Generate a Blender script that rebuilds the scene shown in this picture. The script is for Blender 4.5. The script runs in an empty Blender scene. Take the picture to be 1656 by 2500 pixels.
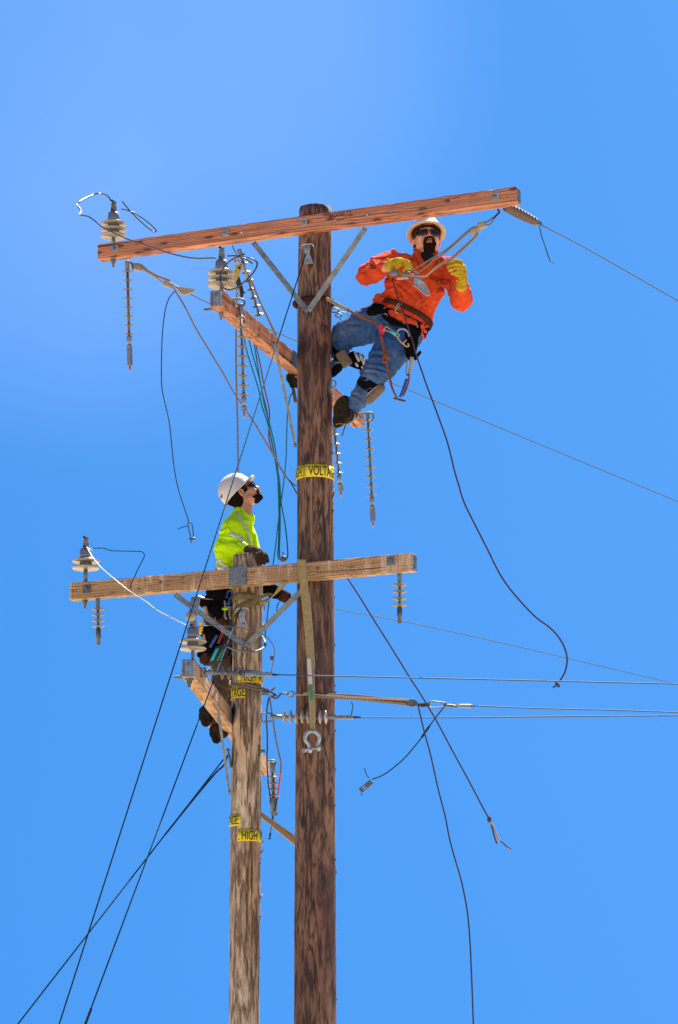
import bpy, bmesh, math, random
from mathutils import Vector, Matrix, noise
random.seed(7)
sc = bpy.context.scene
R = math.radians
# ------------------------------------------------------------------ camera
PITCH = R(13.8); FPX = 6900.0; CAM = Vector((0, 0, 1.6))
cam = bpy.data.cameras.new('camera'); cam_o = bpy.data.objects.new('camera', cam)
sc.collection.objects.link(cam_o); sc.camera = cam_o
cam_o.location = CAM; cam_o.rotation_euler = (math.pi/2 + PITCH, 0, 0)
cam.sensor_fit = 'VERTICAL'; cam.sensor_height = 36; cam.lens = FPX/2500*36
cam.clip_start = 0.1; cam.clip_end = 5000
# ------------------------------------------------------------------ light
SUN_EL, SUN_AZ = R(60), R(19)          # azimuth measured from +Y (away) towards +X (right)
w = bpy.data.worlds.new('World'); sc.world = w; w.use_nodes = True
nt = w.node_tree; nt.nodes.clear()
sky = nt.nodes.new('ShaderNodeTexSky'); sky.sky_type = 'NISHITA'; sky.sun_disc = False
sky.sun_elevation = SUN_EL; sky.sun_rotation = SUN_AZ
sky.altitude = 0; sky.air_density = 1.0; sky.dust_density = 0.15; sky.ozone_density = 4.0
hs = nt.nodes.new('ShaderNodeHueSaturation'); hs.inputs['Saturation'].default_value = 1.10
hs.inputs['Hue'].default_value = 0.5
bg = nt.nodes.new('ShaderNodeBackground'); bg.inputs[1].default_value = 0.055
wo = nt.nodes.new('ShaderNodeOutputWorld')
# lift the sampled elevation: the photograph's clear deep blue air hardly pales towards the horizon
tc = nt.nodes.new('ShaderNodeTexCoord'); sp = nt.nodes.new('ShaderNodeSeparateXYZ'); cb = nt.nodes.new('ShaderNodeCombineXYZ')
ma = nt.nodes.new('ShaderNodeMath'); ma.operation = 'MULTIPLY_ADD'; ma.inputs[1].default_value = .16; ma.inputs[2].default_value = .66
nt.links.new(tc.outputs['Generated'], sp.inputs[0]); nt.links.new(sp.outputs[0], cb.inputs[0]); nt.links.new(sp.outputs[1], cb.inputs[1])
nt.links.new(sp.outputs[2], ma.inputs[0]); nt.links.new(ma.outputs[0], cb.inputs[2]); nt.links.new(cb.outputs[0], sky.inputs[0])
mul = nt.nodes.new('ShaderNodeMix'); mul.data_type = 'RGBA'; mul.blend_type = 'MULTIPLY'; mul.inputs[0].default_value = 1
mul.inputs[7].default_value = (.455, .73, .92, 1); nt.links.new(sky.outputs[0], mul.inputs[6])
# faint thin cirrus veil high on the left
dt = nt.nodes.new('ShaderNodeVectorMath'); dt.operation = 'DOT_PRODUCT'; dt.inputs[1].default_value = (-.088, .918, .386)
nt.links.new(tc.outputs['Generated'], dt.inputs[0])
mr = nt.nodes.new('ShaderNodeMapRange'); mr.interpolation_type = 'SMOOTHSTEP'; mr.inputs[1].default_value = .988; mr.inputs[2].default_value = 1.0; nt.links.new(dt.outputs['Value'], mr.inputs[0])
nz = nt.nodes.new('ShaderNodeTexNoise'); nz.inputs['Scale'].default_value = 5; nz.inputs['Detail'].default_value = 4; nz.inputs['Roughness'].default_value = .45; nt.links.new(tc.outputs['Generated'], nz.inputs['Vector'])
mv = nt.nodes.new('ShaderNodeMath'); mv.operation = 'MULTIPLY'; nt.links.new(mr.outputs[0], mv.inputs[0]); nt.links.new(nz.outputs[0], mv.inputs[1])
mw = nt.nodes.new('ShaderNodeMath'); mw.operation = 'MULTIPLY'; mw.inputs[1].default_value = .13; nt.links.new(mv.outputs[0], mw.inputs[0])
vl = nt.nodes.new('ShaderNodeMix'); vl.data_type = 'RGBA'; vl.inputs[7].default_value = (8.2, 9.0, 12.5, 1)
nt.links.new(mw.outputs[0], vl.inputs[0]); nt.links.new(mul.outputs[2], vl.inputs[6])
nt.links.new(vl.outputs[2], hs.inputs['Color']); nt.links.new(hs.outputs[0], bg.inputs[0]); nt.links.new(bg.outputs[0], wo.inputs[0])
sl = bpy.data.lights.new('sun', 'SUN'); sl.energy = 5.0; sl.angle = R(0.53); sl.color = (1, .93, .82)
so = bpy.data.objects.new('sun', sl); sc.collection.objects.link(so)
sd = Vector((math.sin(SUN_AZ)*math.cos(SUN_EL), math.cos(SUN_AZ)*math.cos(SUN_EL), math.sin(SUN_EL)))
so.rotation_euler = sd.to_track_quat('Z', 'Y').to_euler(); so.location = (0, 0, 30)
sc.view_settings.view_transform = 'Standard'; sc.view_settings.look = 'None'
sc.view_settings.gamma = 1; sc.view_settings.exposure = 1.9; sc.view_settings.use_curve_mapping = False
# ------------------------------------------------------------------ pixel rays of the surveyed photograph
_F = Vector((0, math.cos(PITCH), math.sin(PITCH))); _U = Vector((0, -math.sin(PITCH), math.cos(PITCH)))
def ray(x, y): return _F + Vector((1, 0, 0))*((x-828)/FPX) + _U*((1250-y)/FPX)
def P(x, y, Y):
    d = ray(x, y); return CAM + d*(Y/d.y)
def PZ(x, y, z):
    d = ray(x, y); return CAM + d*((z-CAM.z)/d.z)
# ------------------------------------------------------------------ materials
def nodes(name):
    m = bpy.data.materials.new(name); m.use_nodes = True
    n = m.node_tree; b = n.nodes['Principled BSDF']; return m, n, b
def mixc(n, fac, a, b, mode='MIX'):
    x = n.nodes.new('ShaderNodeMix'); x.data_type = 'RGBA'; x.blend_type = mode
    for s, v in ((0, fac), (6, a), (7, b)):
        if hasattr(v, 'is_output'): n.links.new(v, x.inputs[s])
        else: x.inputs[s].default_value = v if s == 0 else (*v[:3], 1)
    return x.outputs[2]
def tex(n, kind, coord, scale=(1, 1, 1), **kw):
    mp = n.nodes.new('ShaderNodeMapping'); mp.inputs['Scale'].default_value = scale
    n.links.new(coord, mp.inputs[0])
    t = n.nodes.new(kind); n.links.new(mp.outputs[0], t.inputs['Vector'])
    for k, v in kw.items(): t.inputs[k].default_value = v
    return t
def ramp(n, v, stops):
    r = n.nodes.new('ShaderNodeValToRGB'); n.links.new(v, r.inputs[0])
    el = r.color_ramp.elements
    while len(el) > 1: el.remove(el[-1])
    el[0].position = stops[0][0]; el[0].color = stops[0][1] if len(stops[0][1]) == 4 else (*stops[0][1], 1)
    for p, c in stops[1:]:
        e = el.new(p); e.color = (*c[:3], 1)
    return r.outputs[0]
def math_n(n, op, a, b=0.0):
    x = n.nodes.new('ShaderNodeMath'); x.operation = op
    for i, v in enumerate((a, b)):
        if hasattr(v, 'is_output'): n.links.new(v, x.inputs[i])
        else: x.inputs[i].default_value = v
    return x.outputs[0]
def bump(n, b, h, strength=.4, dist=.005):
    bp = n.nodes.new('ShaderNodeBump'); bp.inputs['Strength'].default_value = strength
    bp.inputs['Distance'].default_value = dist; n.links.new(h, bp.inputs['Height'])
    n.links.new(bp.outputs[0], b.inputs['Normal'])
def coord(n, which='Object'):
    return n.nodes.new('ShaderNodeTexCoord').outputs[which]
def plain(name, col, rough=.6, metal=0, var=.25, scale=30, bmp=.15, dark=None, spec=.5, matt=False):
    m, n, b = nodes(name); c = coord(n)
    t = tex(n, 'ShaderNodeTexNoise', c, (1, 1, 1), Scale=scale, Detail=5)
    d = dark or tuple(x*(1-var) for x in col); l = tuple(min(1, x*(1+var*.6)) for x in col)
    n.links.new(ramp(n, t.outputs[0], [(.3, d), (.55, col), (.75, l)]), b.inputs['Base Color'])
    b.inputs['Roughness'].default_value = rough; b.inputs['Metallic'].default_value = metal
    b.inputs['Specular IOR Level'].default_value = spec
    if matt: b.inputs['IOR'].default_value = 1.0
    if bmp: bump(n, b, t.outputs[0], bmp, .004)
    return m
def galv(name, col=(.46, .50, .54), rough=.5, metal=.35):
    m, n, b = nodes(name); c = coord(n)
    v = tex(n, 'ShaderNodeTexVoronoi', c, (1, 1, 1), Scale=70)
    t = tex(n, 'ShaderNodeTexNoise', c, (1, 1, 1), Scale=18, Detail=6)
    a = ramp(n, t.outputs[0], [(.3, tuple(x*.6 for x in col)), (.5, col), (.72, tuple(min(1, x*1.3) for x in col))])
    bw = n.nodes.new('ShaderNodeRGBToBW'); n.links.new(v.outputs['Color'], bw.inputs[0])
    x = mixc(n, .35, a, bw.outputs[0], 'SOFT_LIGHT')
    n.links.new(x, b.inputs['Base Color']); b.inputs['Roughness'].default_value = rough; b.inputs['Metallic'].default_value = metal
    bump(n, b, t.outputs[0], .2, .003); return m
def rope_mat(name, c1, c2, pitch=.045, k=2.0):
    m, n, b = nodes(name); uv = coord(n, 'UV')
    s = n.nodes.new('ShaderNodeSeparateXYZ'); n.links.new(uv, s.inputs[0])
    v = math_n(n, 'ADD', math_n(n, 'MULTIPLY', s.outputs[0], k), math_n(n, 'DIVIDE', s.outputs[1], pitch))
    v = math_n(n, 'FRACT', v); tri = math_n(n, 'ABSOLUTE', math_n(n, 'SUBTRACT', v, .5))
    tri = math_n(n, 'MULTIPLY', tri, 2.0)
    n.links.new(ramp(n, tri, [(.0, c2), (.35, c2), (.6, c1), (1, c1)]), b.inputs['Base Color'])
    b.inputs['Roughness'].default_value = .9; b.inputs['IOR'].default_value = 1.0; bump(n, b, tri, .8, .004); return m
def beam_wood(name, base, dark, light, knots=.5, seed=0., stain=None):
    # grain runs along local X
    m, n, b = nodes(name); c = coord(n)
    off = n.nodes.new('ShaderNodeMapping'); off.inputs['Location'].default_value = (seed, seed*.7, seed*.3); n.links.new(c, off.inputs[0]); c = off.outputs[0]
    warp = tex(n, 'ShaderNodeTexNoise', c, (.7, 5, 5), Scale=1.6, Detail=3)
    g = tex(n, 'ShaderNodeTexNoise', c, (.9, 40, 60), Scale=1.0, Detail=6, Roughness=.65)
    s = n.nodes.new('ShaderNodeSeparateXYZ'); n.links.new(c, s.inputs[0])
    ring = math_n(n, 'SINE', math_n(n, 'ADD', math_n(n, 'MULTIPLY', s.outputs[2], 420), math_n(n, 'MULTIPLY', warp.outputs[0], 40)))
    ring = math_n(n, 'MULTIPLY_ADD', ring, .5); ring.node.inputs[2].default_value = .5
    gr = math_n(n, 'ADD', math_n(n, 'MULTIPLY', ring, .30), math_n(n, 'MULTIPLY', g.outputs[0], .80))
    col = ramp(n, gr, [(.22, light), (.48, base), (.72, dark), (.9, tuple(x*.6 for x in dark))])
    cb_ = n.nodes.new('ShaderNodeCombineXYZ'); n.links.new(s.outputs[0], cb_.inputs[0])
    n.links.new(math_n(n, 'ADD', s.outputs[2], math_n(n, 'MULTIPLY', s.outputs[1], 1.0)), cb_.inputs[1])
    vk = tex(n, 'ShaderNodeTexVoronoi', cb_.outputs[0], (5.2, 15, 1), Scale=1.0, Randomness=1.0); vk.voronoi_dimensions = '2D'
    sc_ = n.nodes.new('ShaderNodeSeparateColor'); n.links.new(vk.outputs['Color'], sc_.inputs[0])
    nz = tex(n, 'ShaderNodeTexNoise', c, (1, 1, 1), Scale=60, Detail=3)
    kd = math_n(n, 'ADD', math_n(n, 'ADD', vk.outputs['Distance'], math_n(n, 'MULTIPLY', nz.outputs[0], .10)), math_n(n, 'MULTIPLY', math_n(n, 'LESS_THAN', sc_.outputs[0], .50), 9.0))
    kf = ramp(n, kd, [(.13+.06*knots, (1, 1, 1)), (.20+.06*knots, (.35, .35, .35)), (.33+.05*knots, (0, 0, 0))])
    col = mixc(n, kf, col, tuple(x*.45 for x in dark))
    if stain:
        st = tex(n, 'ShaderNodeTexNoise', c, (9, 1.5, 1.5), Scale=1.3, Detail=4)
        col = mixc(n, ramp(n, st.outputs[0], [(.56, (0, 0, 0)), (.66, (.7, .7, .7))]), col, stain)
    ck = tex(n, 'ShaderNodeTexNoise', c, (.8, 26, 34), Scale=1.0, Detail=2)
    col = mixc(n, ramp(n, ck.outputs[0], [(.625, (0, 0, 0)), (.64, (.85, .85, .85))]), col, tuple(x*.18 for x in dark))
    if knots < 0:   # short incising cuts in rows along the grain
        v2 = tex(n, 'ShaderNodeTexVoronoi', cb_.outputs[0], (38, 130, 1), Scale=1.0, Randomness=.55); v2.voronoi_dimensions = '2D'
        col = mixc(n, ramp(n, v2.outputs['Distance'], [(.16, (.75, .75, .75)), (.26, (0, 0, 0))]), col, tuple(x*.45 for x in dark))
    gm2 = tex(n, 'ShaderNodeTexNoise', c, (2.5, 8, 8), Scale=1.0, Detail=5)
    col = mixc(n, ramp(n, gm2.outputs[0], [(.5, (0, 0, 0)), (.72, (.45, .45, .45))]), col, tuple(x*.8 for x in dark))
    n.links.new(col, b.inputs['Base Color']); b.inputs['Roughness'].default_value = .75
    bump(n, b, gr, .35, .004); return m
def pole_wood(name, lo, mid, hi, contour=26, patch=None, seed=0., rough=.75, patchcol=None, tint=(1, .8, .75)):
    m, n, b = nodes(name); c = coord(n)
    off = n.nodes.new('ShaderNodeMapping'); off.inputs['Location'].default_value = (seed, seed*.7, seed*.3); n.links.new(c, off.inputs[0]); c = off.outputs[0]
    a = tex(n, 'ShaderNodeTexNoise', c, (10, 10, 1.5), Scale=1.0, Detail=3.5, Roughness=.55, Distortion=.5)
    f = tex(n, 'ShaderNodeTexNoise', c, (75, 75, 6), Scale=1.0, Detail=6, Roughness=.65)
    k = math_n(n, 'ADD', math_n(n, 'MULTIPLY', a.outputs[0], contour*2.4), math_n(n, 'MULTIPLY', f.outputs[0], 5.0))
    si = math_n(n, 'MULTIPLY_ADD', math_n(n, 'SINE', k), .5); si.node.inputs[2].default_value = .5
    v = math_n(n, 'ADD', math_n(n, 'MULTIPLY', si, .42), math_n(n, 'MULTIPLY', f.outputs[0], .75))
    col = ramp(n, v, [(.27, lo), (.46, mid), (.68, hi), (.95, tuple(min(1, x*1.3) for x in hi))])
    big = tex(n, 'ShaderNodeTexNoise', c, (3, 3, .7), Scale=1.3, Detail=5)
    col = mixc(n, ramp(n, big.outputs[0], [(.45, (0, 0, 0)), (.66, (.75, .75, .75))]), col, patchcol or tuple(x*1.1 for x in lo))
    fl = tex(n, 'ShaderNodeTexNoise', c, (26, 26, 4.5), Scale=1.0, Detail=6, Roughness=.7)
    col = mixc(n, ramp(n, fl.outputs[0], [(.52, (0, 0, 0)), (.62, (.8, .8, .8))]), col, tuple(min(1, x*1.25) for x in hi))
    col = mixc(n, ramp(n, fl.outputs[0], [(.36, (.85, .85, .85)), (.46, (0, 0, 0))]), col, tuple(x*1.6 for x in lo))
    tn = tex(n, 'ShaderNodeTexNoise', c, (2.5, 2.5, 1.1), Scale=1.0, Detail=4)
    col = mixc(n, ramp(n, tn.outputs[0], [(.44, (0, 0, 0)), (.64, (.8, .8, .8))]), col, tint, 'MULTIPLY')
    cr = tex(n, 'ShaderNodeTexNoise', c, (48, 48, .75), Scale=1.0, Detail=3)
    crk = ramp(n, cr.outputs[0], [(.645, (0, 0, 0)), (.665, (1, 1, 1))])
    col = mixc(n, crk, col, (.012, .009, .008))
    vk = tex(n, 'ShaderNodeTexVoronoi', c, (4.2, 4.2, 2.2), Scale=1.0, Randomness=1.0)
    kf = ramp(n, vk.outputs['Distance'], [(.10, (1, 1, 1)), (.17, (0, 0, 0))])
    col = mixc(n, kf, col, (.014, .010, .009))
    n.links.new(col, b.inputs['Base Color']); b.inputs['Roughness'].default_value = rough
    h = math_n(n, 'SUBTRACT', v, math_n(n, 'MULTIPLY', crk, 1.5)); bump(n, b, h, .9, .008); return m
def cloth(name, col, var=.18, weave=420, fold=9, dirt=None, rough=.9, foldamt=.5, sheen=.06):
    m, n, b = nodes(name); c = coord(n)
    t = tex(n, 'ShaderNodeTexNoise', c, (1, 1, 1), Scale=fold, Detail=7, Roughness=.6)
    col2 = ramp(n, t.outputs[0], [(.3, tuple(x*(1-var) for x in col)), (.52, col), (.75, tuple(min(1, x*(1+var)) for x in col))])
    if dirt:
        d = tex(n, 'ShaderNodeTexNoise', c, (1, 1, 1), Scale=7.5, Detail=6)
        col2 = mixc(n, ramp(n, d.outputs[0], [(.5, (0, 0, 0)), (.7, (.8, .8, .8))]), col2, dirt)
    n.links.new(col2, b.inputs['Base Color']); b.inputs['Roughness'].default_value = rough
    b.inputs['Sheen Weight'].default_value = sheen; b.inputs['Specular IOR Level'].default_value = .2; b.inputs['IOR'].default_value = 1.15
    w2 = tex(n, 'ShaderNodeTexNoise', c, (1, 1, 1), Scale=34, Detail=6, Roughness=.6, Distortion=1.2)
    bump(n, b, w2.outputs[0], foldamt, .012); return m

M = {}
M['pole_dark'] = pole_wood('weathered dark pole timber', (.009, .005, .006), (.056, .026, .018), (.200, .115, .070), 20, seed=3.2, patchcol=(.045, .022, .024), tint=(.55, .36, .46))
M['pole_grey'] = pole_wood('silvery pole timber', (.040, .026, .019), (.215, .165, .115), (.50, .415, .315), 13, seed=11.7, patchcol=(.15, .105, .070), tint=(.80, .66, .50))
M['arm_new'] = beam_wood('fresh fir beam', (.46, .195, .105), (.22, .075, .045), (.60, .29, .17), .75, 1.3)
M['arm_new2'] = beam_wood('fresh fir beam b', (.40, .17, .090), (.20, .075, .040), (.50, .25, .14), .3, 5.1)
M['arm_old'] = beam_wood('aged incised beam', (.40, .255, .130), (.23, .13, .062), (.52, .36, .22), -.9, 8.4, stain=(.55, .44, .34))
M['arm_old2'] = beam_wood('aged incised beam b', (.39, .24, .12), (.21, .115, .052), (.50, .335, .20), -.9, 9.9, stain=(.46, .33, .22))
M['galv'] = galv('galvanised steel', (.125, .165, .205), .5, .3)
M['galv_dark'] = galv('dull steel', (.10, .12, .13), .55, .5)
M['steel_bright'] = galv('bright zinc plate', (.30, .36, .42), .35, .3)
M['blue_plate'] = galv('punched truss plate', (.22, .31, .42), .45, .2)
M['cable_dark'] = rope_mat('stranded steel cable', (.030, .055, .085), (.018, .034, .055), .05, 1)
M['cable_blue'] = plain('aluminium conductor', (.020, .060, .080), .7, .0, .2, 60, 0)
M['wire_black'] = plain('glossy black insulation', (.012, .012, .022), .16, 0, .2, 40, 0, spec=.8)
M['wire_white'] = plain('bare bright conductor', (.34, .33, .31), .4, .3, .2, 60, 0)
M['rope_tan'] = rope_mat('laid tan rope', (.235, .19, .145), (.155, .13, .105), .014, 1)
M['rope_dark'] = rope_mat('dark laid rope', (.085, .075, .085), (.045, .046, .058), .015, 1)
M['rope_brown'] = rope_mat('soiled purple brown rope', (.075, .050, .065), (.038, .027, .040), .015, 1)
M['rope_white'] = rope_mat('pale hoist rope', (.42, .35, .26), (.29, .235, .17), .014, 1)
M['rope_teal'] = rope_mat('teal flecked hand line', (.035, .20, .19), (.022, .12, .125), .022, 1)
M['rope_orange'] = rope_mat('rust orange climbing rope', (.25, .080, .038), (.155, .055, .032), .016, 1)
M['rope_red'] = plain('red dyed rope', (.65, .10, .09), .8, 0, .3, 60)
M['polymer'] = plain('grey polymer shed', (.125, .115, .105), .5, 0, .12, 12, .05)
M['polymer_tan'] = plain('tan polymer shed', (.20, .165, .10), .5, 0, .12, 12, .05)
M['polymer_rod'] = plain('grey polymer rod', (.095, .090, .105), .5, 0, .15, 12, .05)
M['porcelain'] = plain('pale grey glazed insulator', (.255, .240, .205), .22, 0, .10, 10, .03)
M['porcelain_lit'] = plain('sunlit pale insulator', (.36, .345, .32), .35, 0, .12, 14, .03)  # lighter copy of the porcelain, with sunlight put into the colour
M['clamp_grey'] = plain('cast aluminium clamp', (.20, .22, .25), .42, .45, .25, 25, .2)
M['polymer_pink'] = plain('brownish pink polymer', (.095, .065, .065), .7, 0, .15, 20, .05)
M['copper'] = plain('copper tip', (.48, .20, .13), .4, .5, .2, 40, 0)
M['black'] = plain('black rubber', (.012, .012, .014), .55, 0, .3, 40, .1)
M['leather'] = plain('dark brown leather', (.052, .024, .016), .6, 0, .35, 25, .2, matt=True)
M['sling'] = plain('yellow webbing', (.27, .225, .125), .85, 0, .25, 40, .4, matt=True)
M['sling_dirty'] = plain('grubby yellow webbing', (.155, .125, .060), .88, 0, .35, 22, .4, matt=True)
M['label_white'] = plain('white label', (.42, .44, .50), .6, 0, .1, 60, 0)
M['label_green'] = plain('green label', (.01, .20, .12), .6, 0, .1, 60, 0)
M['sign_yellow'] = plain('yellow warning plate', (.60, .50, .0), .5, 0, .22, 26, .25)
M['ink'] = plain('black lettering', (.02, .018, .012), .7, 0, .1, 40, 0)
M['ink_brown'] = plain('burnt stamp', (.035, .018, .014), .8, 0, .3, 60, 0)
M['skin'] = plain('sunburnt skin', (.56, .29, .21), .5, 0, .14, 22, .08)
M['skin_dark'] = plain('tan stubbly skin', (.40, .20, .135), .5, 0, .22, 22, .08)  # the lime worker's own tanner, stubbly skin colour
M['lip'] = plain('lips', (.24, .075, .065), .5, 0, .1, 30, 0)
M['hair'] = plain('black hair', (.013, .0085, .0075), .7, 0, .4, 120, .8, matt=True)
M['hair_brown'] = plain('brown hair', (.030, .016, .011), .7, 0, .4, 120, .8, matt=True)
M['helmet'] = plain('white helmet shell', (.50, .51, .52), .28, 0, .06, 8, .02)
M['helmet_in'] = plain('tan helmet underside', (.62, .46, .28), .6, 0, .08, 12, .02)
M['orange_shirt'] = cloth('orange work shirt', (.52, .060, .020), .25, 420, 8, foldamt=.8)
M['hivis'] = cloth('lime hi vis fabric', (.50, .84, .005), .14, 420, 7, foldamt=.35)
M['reflective'] = plain('reflective tape', (.50, .58, .54), .35, .2, .12, 50, .05)
M['denim'] = cloth('worn blue denim', (.026, .080, .235), .4, 420, 14, dirt=(.10, .14, .22), foldamt=.8)
M['denim_dark'] = cloth('dark work trousers', (.075, .054, .046), .4, 420, 14, foldamt=.8)
M['tee'] = cloth('black undershirt', (.008, .008, .014), .3, 420, 14)
M['glove_yellow'] = cloth('yellow leather glove', (.44, .31, .02), .3, 420, 26, dirt=(.17, .11, .02), foldamt=.5)
M['glove_black'] = cloth('dark work glove', (.055, .036, .024), .4, 420, 30, foldamt=.7)
M['boot'] = plain('dark boot leather', (.028, .022, .022), .55, 0, .3, 22, .2, matt=True)
M['sole'] = plain('dusty lugged sole', (.030, .026, .018), .85, 0, .4, 40, .5, matt=True)
M['pad_grey'] = plain('grey climber pad', (.135, .115, .095), .8, 0, .2, 40, .3, matt=True)
M['webbing_black'] = plain('black nylon webbing', (.0055, .0055, .008), .8, 0, .3, 60, .3, matt=True)
M['lens_dark'] = plain('mirrored dark lens', (.003, .008, .035), .15, .0, .1, 10, 0, spec=.22)
M['red_metal'] = plain('red anodised rope grab', (.70, .02, .03), .35, .2, .1, 40, 0)
M['teal_metal'] = plain('teal anodised gate', (.02, .42, .50), .35, .2, .1, 40, 0)
M['tool_blue'] = plain('blue handle', (.02, .06, .32), .45, 0, .1, 40, 0)
M['tool_red'] = plain('dark red handle', (.20, .012, .02), .45, 0, .1, 40, 0)
M['tool_orange'] = plain('orange handle', (.80, .40, .06), .45, 0, .1, 40, 0)
M['tool_yellow'] = plain('yellow handle', (.75, .45, .01), .45, 0, .1, 40, 0)
M['tool_green'] = plain('green meter face', (.01, .25, .12), .4, 0, .1, 40, 0)
M['canvas'] = plain('brown canvas pouch', (.060, .043, .032), .9, 0, .3, 50, .4, matt=True)
M['cream'] = plain('cream handle', (.33, .26, .165), .5, 0, .2, 40, 0)
M['yellow_clamp'] = plain('yellow painted grip', (.42, .32, .02), .5, 0, .25, 40, .1)

# ------------------------------------------------------------------ object helpers
def tag(o, label, cat, group=None, kind=None):
    if label: o['label'] = label
    if cat: o['category'] = cat
    if group: o['group'] = group
    if kind: o['kind'] = kind
    return o
def thing(name, loc, label, cat, group=None, rot=None):
    o = bpy.data.objects.new(name, None); sc.collection.objects.link(o); o.empty_display_size = .05
    o.matrix_world = Matrix.Translation(loc) @ (rot.to_4x4() if rot else Matrix.Identity(4))
    return tag(o, label, cat, group)
def root_of(p):
    while p.parent: p = p.parent
    return p
def obj(name, bm, mat, parent=None, smooth=True, world=True, label=None):
    if parent and world:
        mi = root_of(parent).matrix_world.inverted(); bm.transform(mi)
    me = bpy.data.meshes.new(name); bm.normal_update(); bm.to_mesh(me); bm.free()
    o = bpy.data.objects.new(name, me); sc.collection.objects.link(o)
    for mm in (mat if isinstance(mat, (list, tuple)) else [mat]): me.materials.append(M[mm] if isinstance(mm, str) else mm)
    if smooth:
        for p in me.polygons: p.use_smooth = True
    if parent: o.parent = parent
    if label: o['label'] = label
    return o
def solo(name, bm, mat, label, cat, group=None, smooth=True):
    # one-mesh thing whose origin is its first vertex
    bm.verts.ensure_lookup_table(); o0 = bm.verts[0].co.copy(); bm.transform(Matrix.Translation(-o0))
    o = obj(name, bm, mat, None, smooth); o.location = o0; return tag(o, label, cat, group)
def frame(d, up=Vector((0, 0, 1))):
    z = d.normalized(); x = up.cross(z)
    if x.length < 1e-4: x = Vector((1, 0, 0)).cross(z)
    x.normalize(); return x, z.cross(x), z
def smoothpts(pts, n=8):
    pts = [Vector(p) for p in pts]
    if len(pts) < 3 or n < 2: return pts
    out = []; q = [pts[0]*2-pts[1]] + pts + [pts[-1]*2-pts[-2]]
    for i in range(1, len(q)-2):
        a, b, c, d = q[i-1:i+3]
        for k in range(n):
            t = k/n
            out.append(.5*((2*b) + (c-a)*t + (2*a-5*b+4*c-d)*t*t + (3*b-a-3*c+d)*t**3))
    out.append(pts[-1]); return out
def tube(bm, pts, r, seg=8, n=8, cap=True, rs=None, closed=False):
    P_ = smoothpts(pts, n) if not closed else [Vector(p) for p in pts]
    N = len(P_); uvl = bm.loops.layers.uv.verify()
    rad = (lambda i: r) if rs is None else (lambda i: rs[0] if len(rs) == 1 else (lambda f: rs[int(f)]*(1-(f-int(f)))+rs[min(int(f)+1, len(rs)-1)]*(f-int(f)))(i/(N-1)*(len(rs)-1)))
    x = None; rings = []; L = [0]
    for i in range(N):
        if closed: d = P_[(i+1) % N]-P_[i-1]
        else: d = P_[min(i+1, N-1)]-P_[max(i-1, 0)]
        d = d.normalized() if d.length > 0 else Vector((0, 0, 1))
        if x is None: x, y, _ = frame(d)
        else:
            x = (x-d*x.dot(d)).normalized(); y = d.cross(x)
        rr = rad(i)
        rings.append([bm.verts.new(P_[i]+(x*math.cos(2*math.pi*j/seg)+y*math.sin(2*math.pi*j/seg))*rr) for j in range(seg)])
        if i: L.append(L[-1]+(P_[i]-P_[i-1]).length)
    M_ = N if closed else N-1
    for i in range(M_):
        a, b = rings[i], rings[(i+1) % N]
        for j in range(seg):
            k = (j+1) % seg
            f = bm.faces.new((a[j], a[k], b[k], b[j]))
            l1 = L[i]; l2 = L[i+1] if i+1 < N else L[i]+.01
            for lp, (u, v) in zip(f.loops, ((j/seg, l1), ((j+1)/seg, l1), ((j+1)/seg, l2), (j/seg, l2))): lp[uvl].uv = (u, v)
    if cap and not closed:
        bm.faces.new(list(reversed(rings[0]))); bm.faces.new(rings[-1])
    return bm
def box(bm, c, X, Y, Z, bev=0.0):
    # c centre; X, Y, Z half vectors
    c = Vector(c); v = [bm.verts.new(c+X*a+Y*b+Z*d) for a in (-1, 1) for b in (-1, 1) for d in (-1, 1)]
    fs = [(0, 1, 3, 2), (4, 6, 7, 5), (0, 4, 5, 1), (2, 3, 7, 6), (0, 2, 6, 4), (1, 5, 7, 3)]
    F_ = [bm.faces.new([v[i] for i in f]) for f in fs]
    bmesh.ops.recalc_face_normals(bm, faces=F_)
    if bev:
        es = list({e for f in F_ for e in f.edges}); bmesh.ops.bevel(bm, geom=es, offset=bev, segments=2, affect='EDGES', profile=.6)
    return bm
def abox(bm, c, s, bev=0.0):
    return box(bm, c, Vector((s[0]/2, 0, 0)), Vector((0, s[1]/2, 0)), Vector((0, 0, s[2]/2)), bev)
def lathe(bm, prof, seg=28, mtx=None):
    # prof: (radius, z) list, around local Z
    rings = []
    for r, z in prof:
        ring = [Vector((r*math.cos(2*math.pi*j/seg), r*math.sin(2*math.pi*j/seg), z)) for j in range(seg)]
        rings.append([bm.verts.new(mtx @ p if mtx else p) for p in ring])
    for a, b in zip(rings, rings[1:]):
        for j in range(seg):
            k = (j+1) % seg; bm.faces.new((a[j], a[k], b[k], b[j]))
    bm.faces.new(list(reversed(rings[0]))); bm.faces.new(rings[-1])
    return bm
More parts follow.
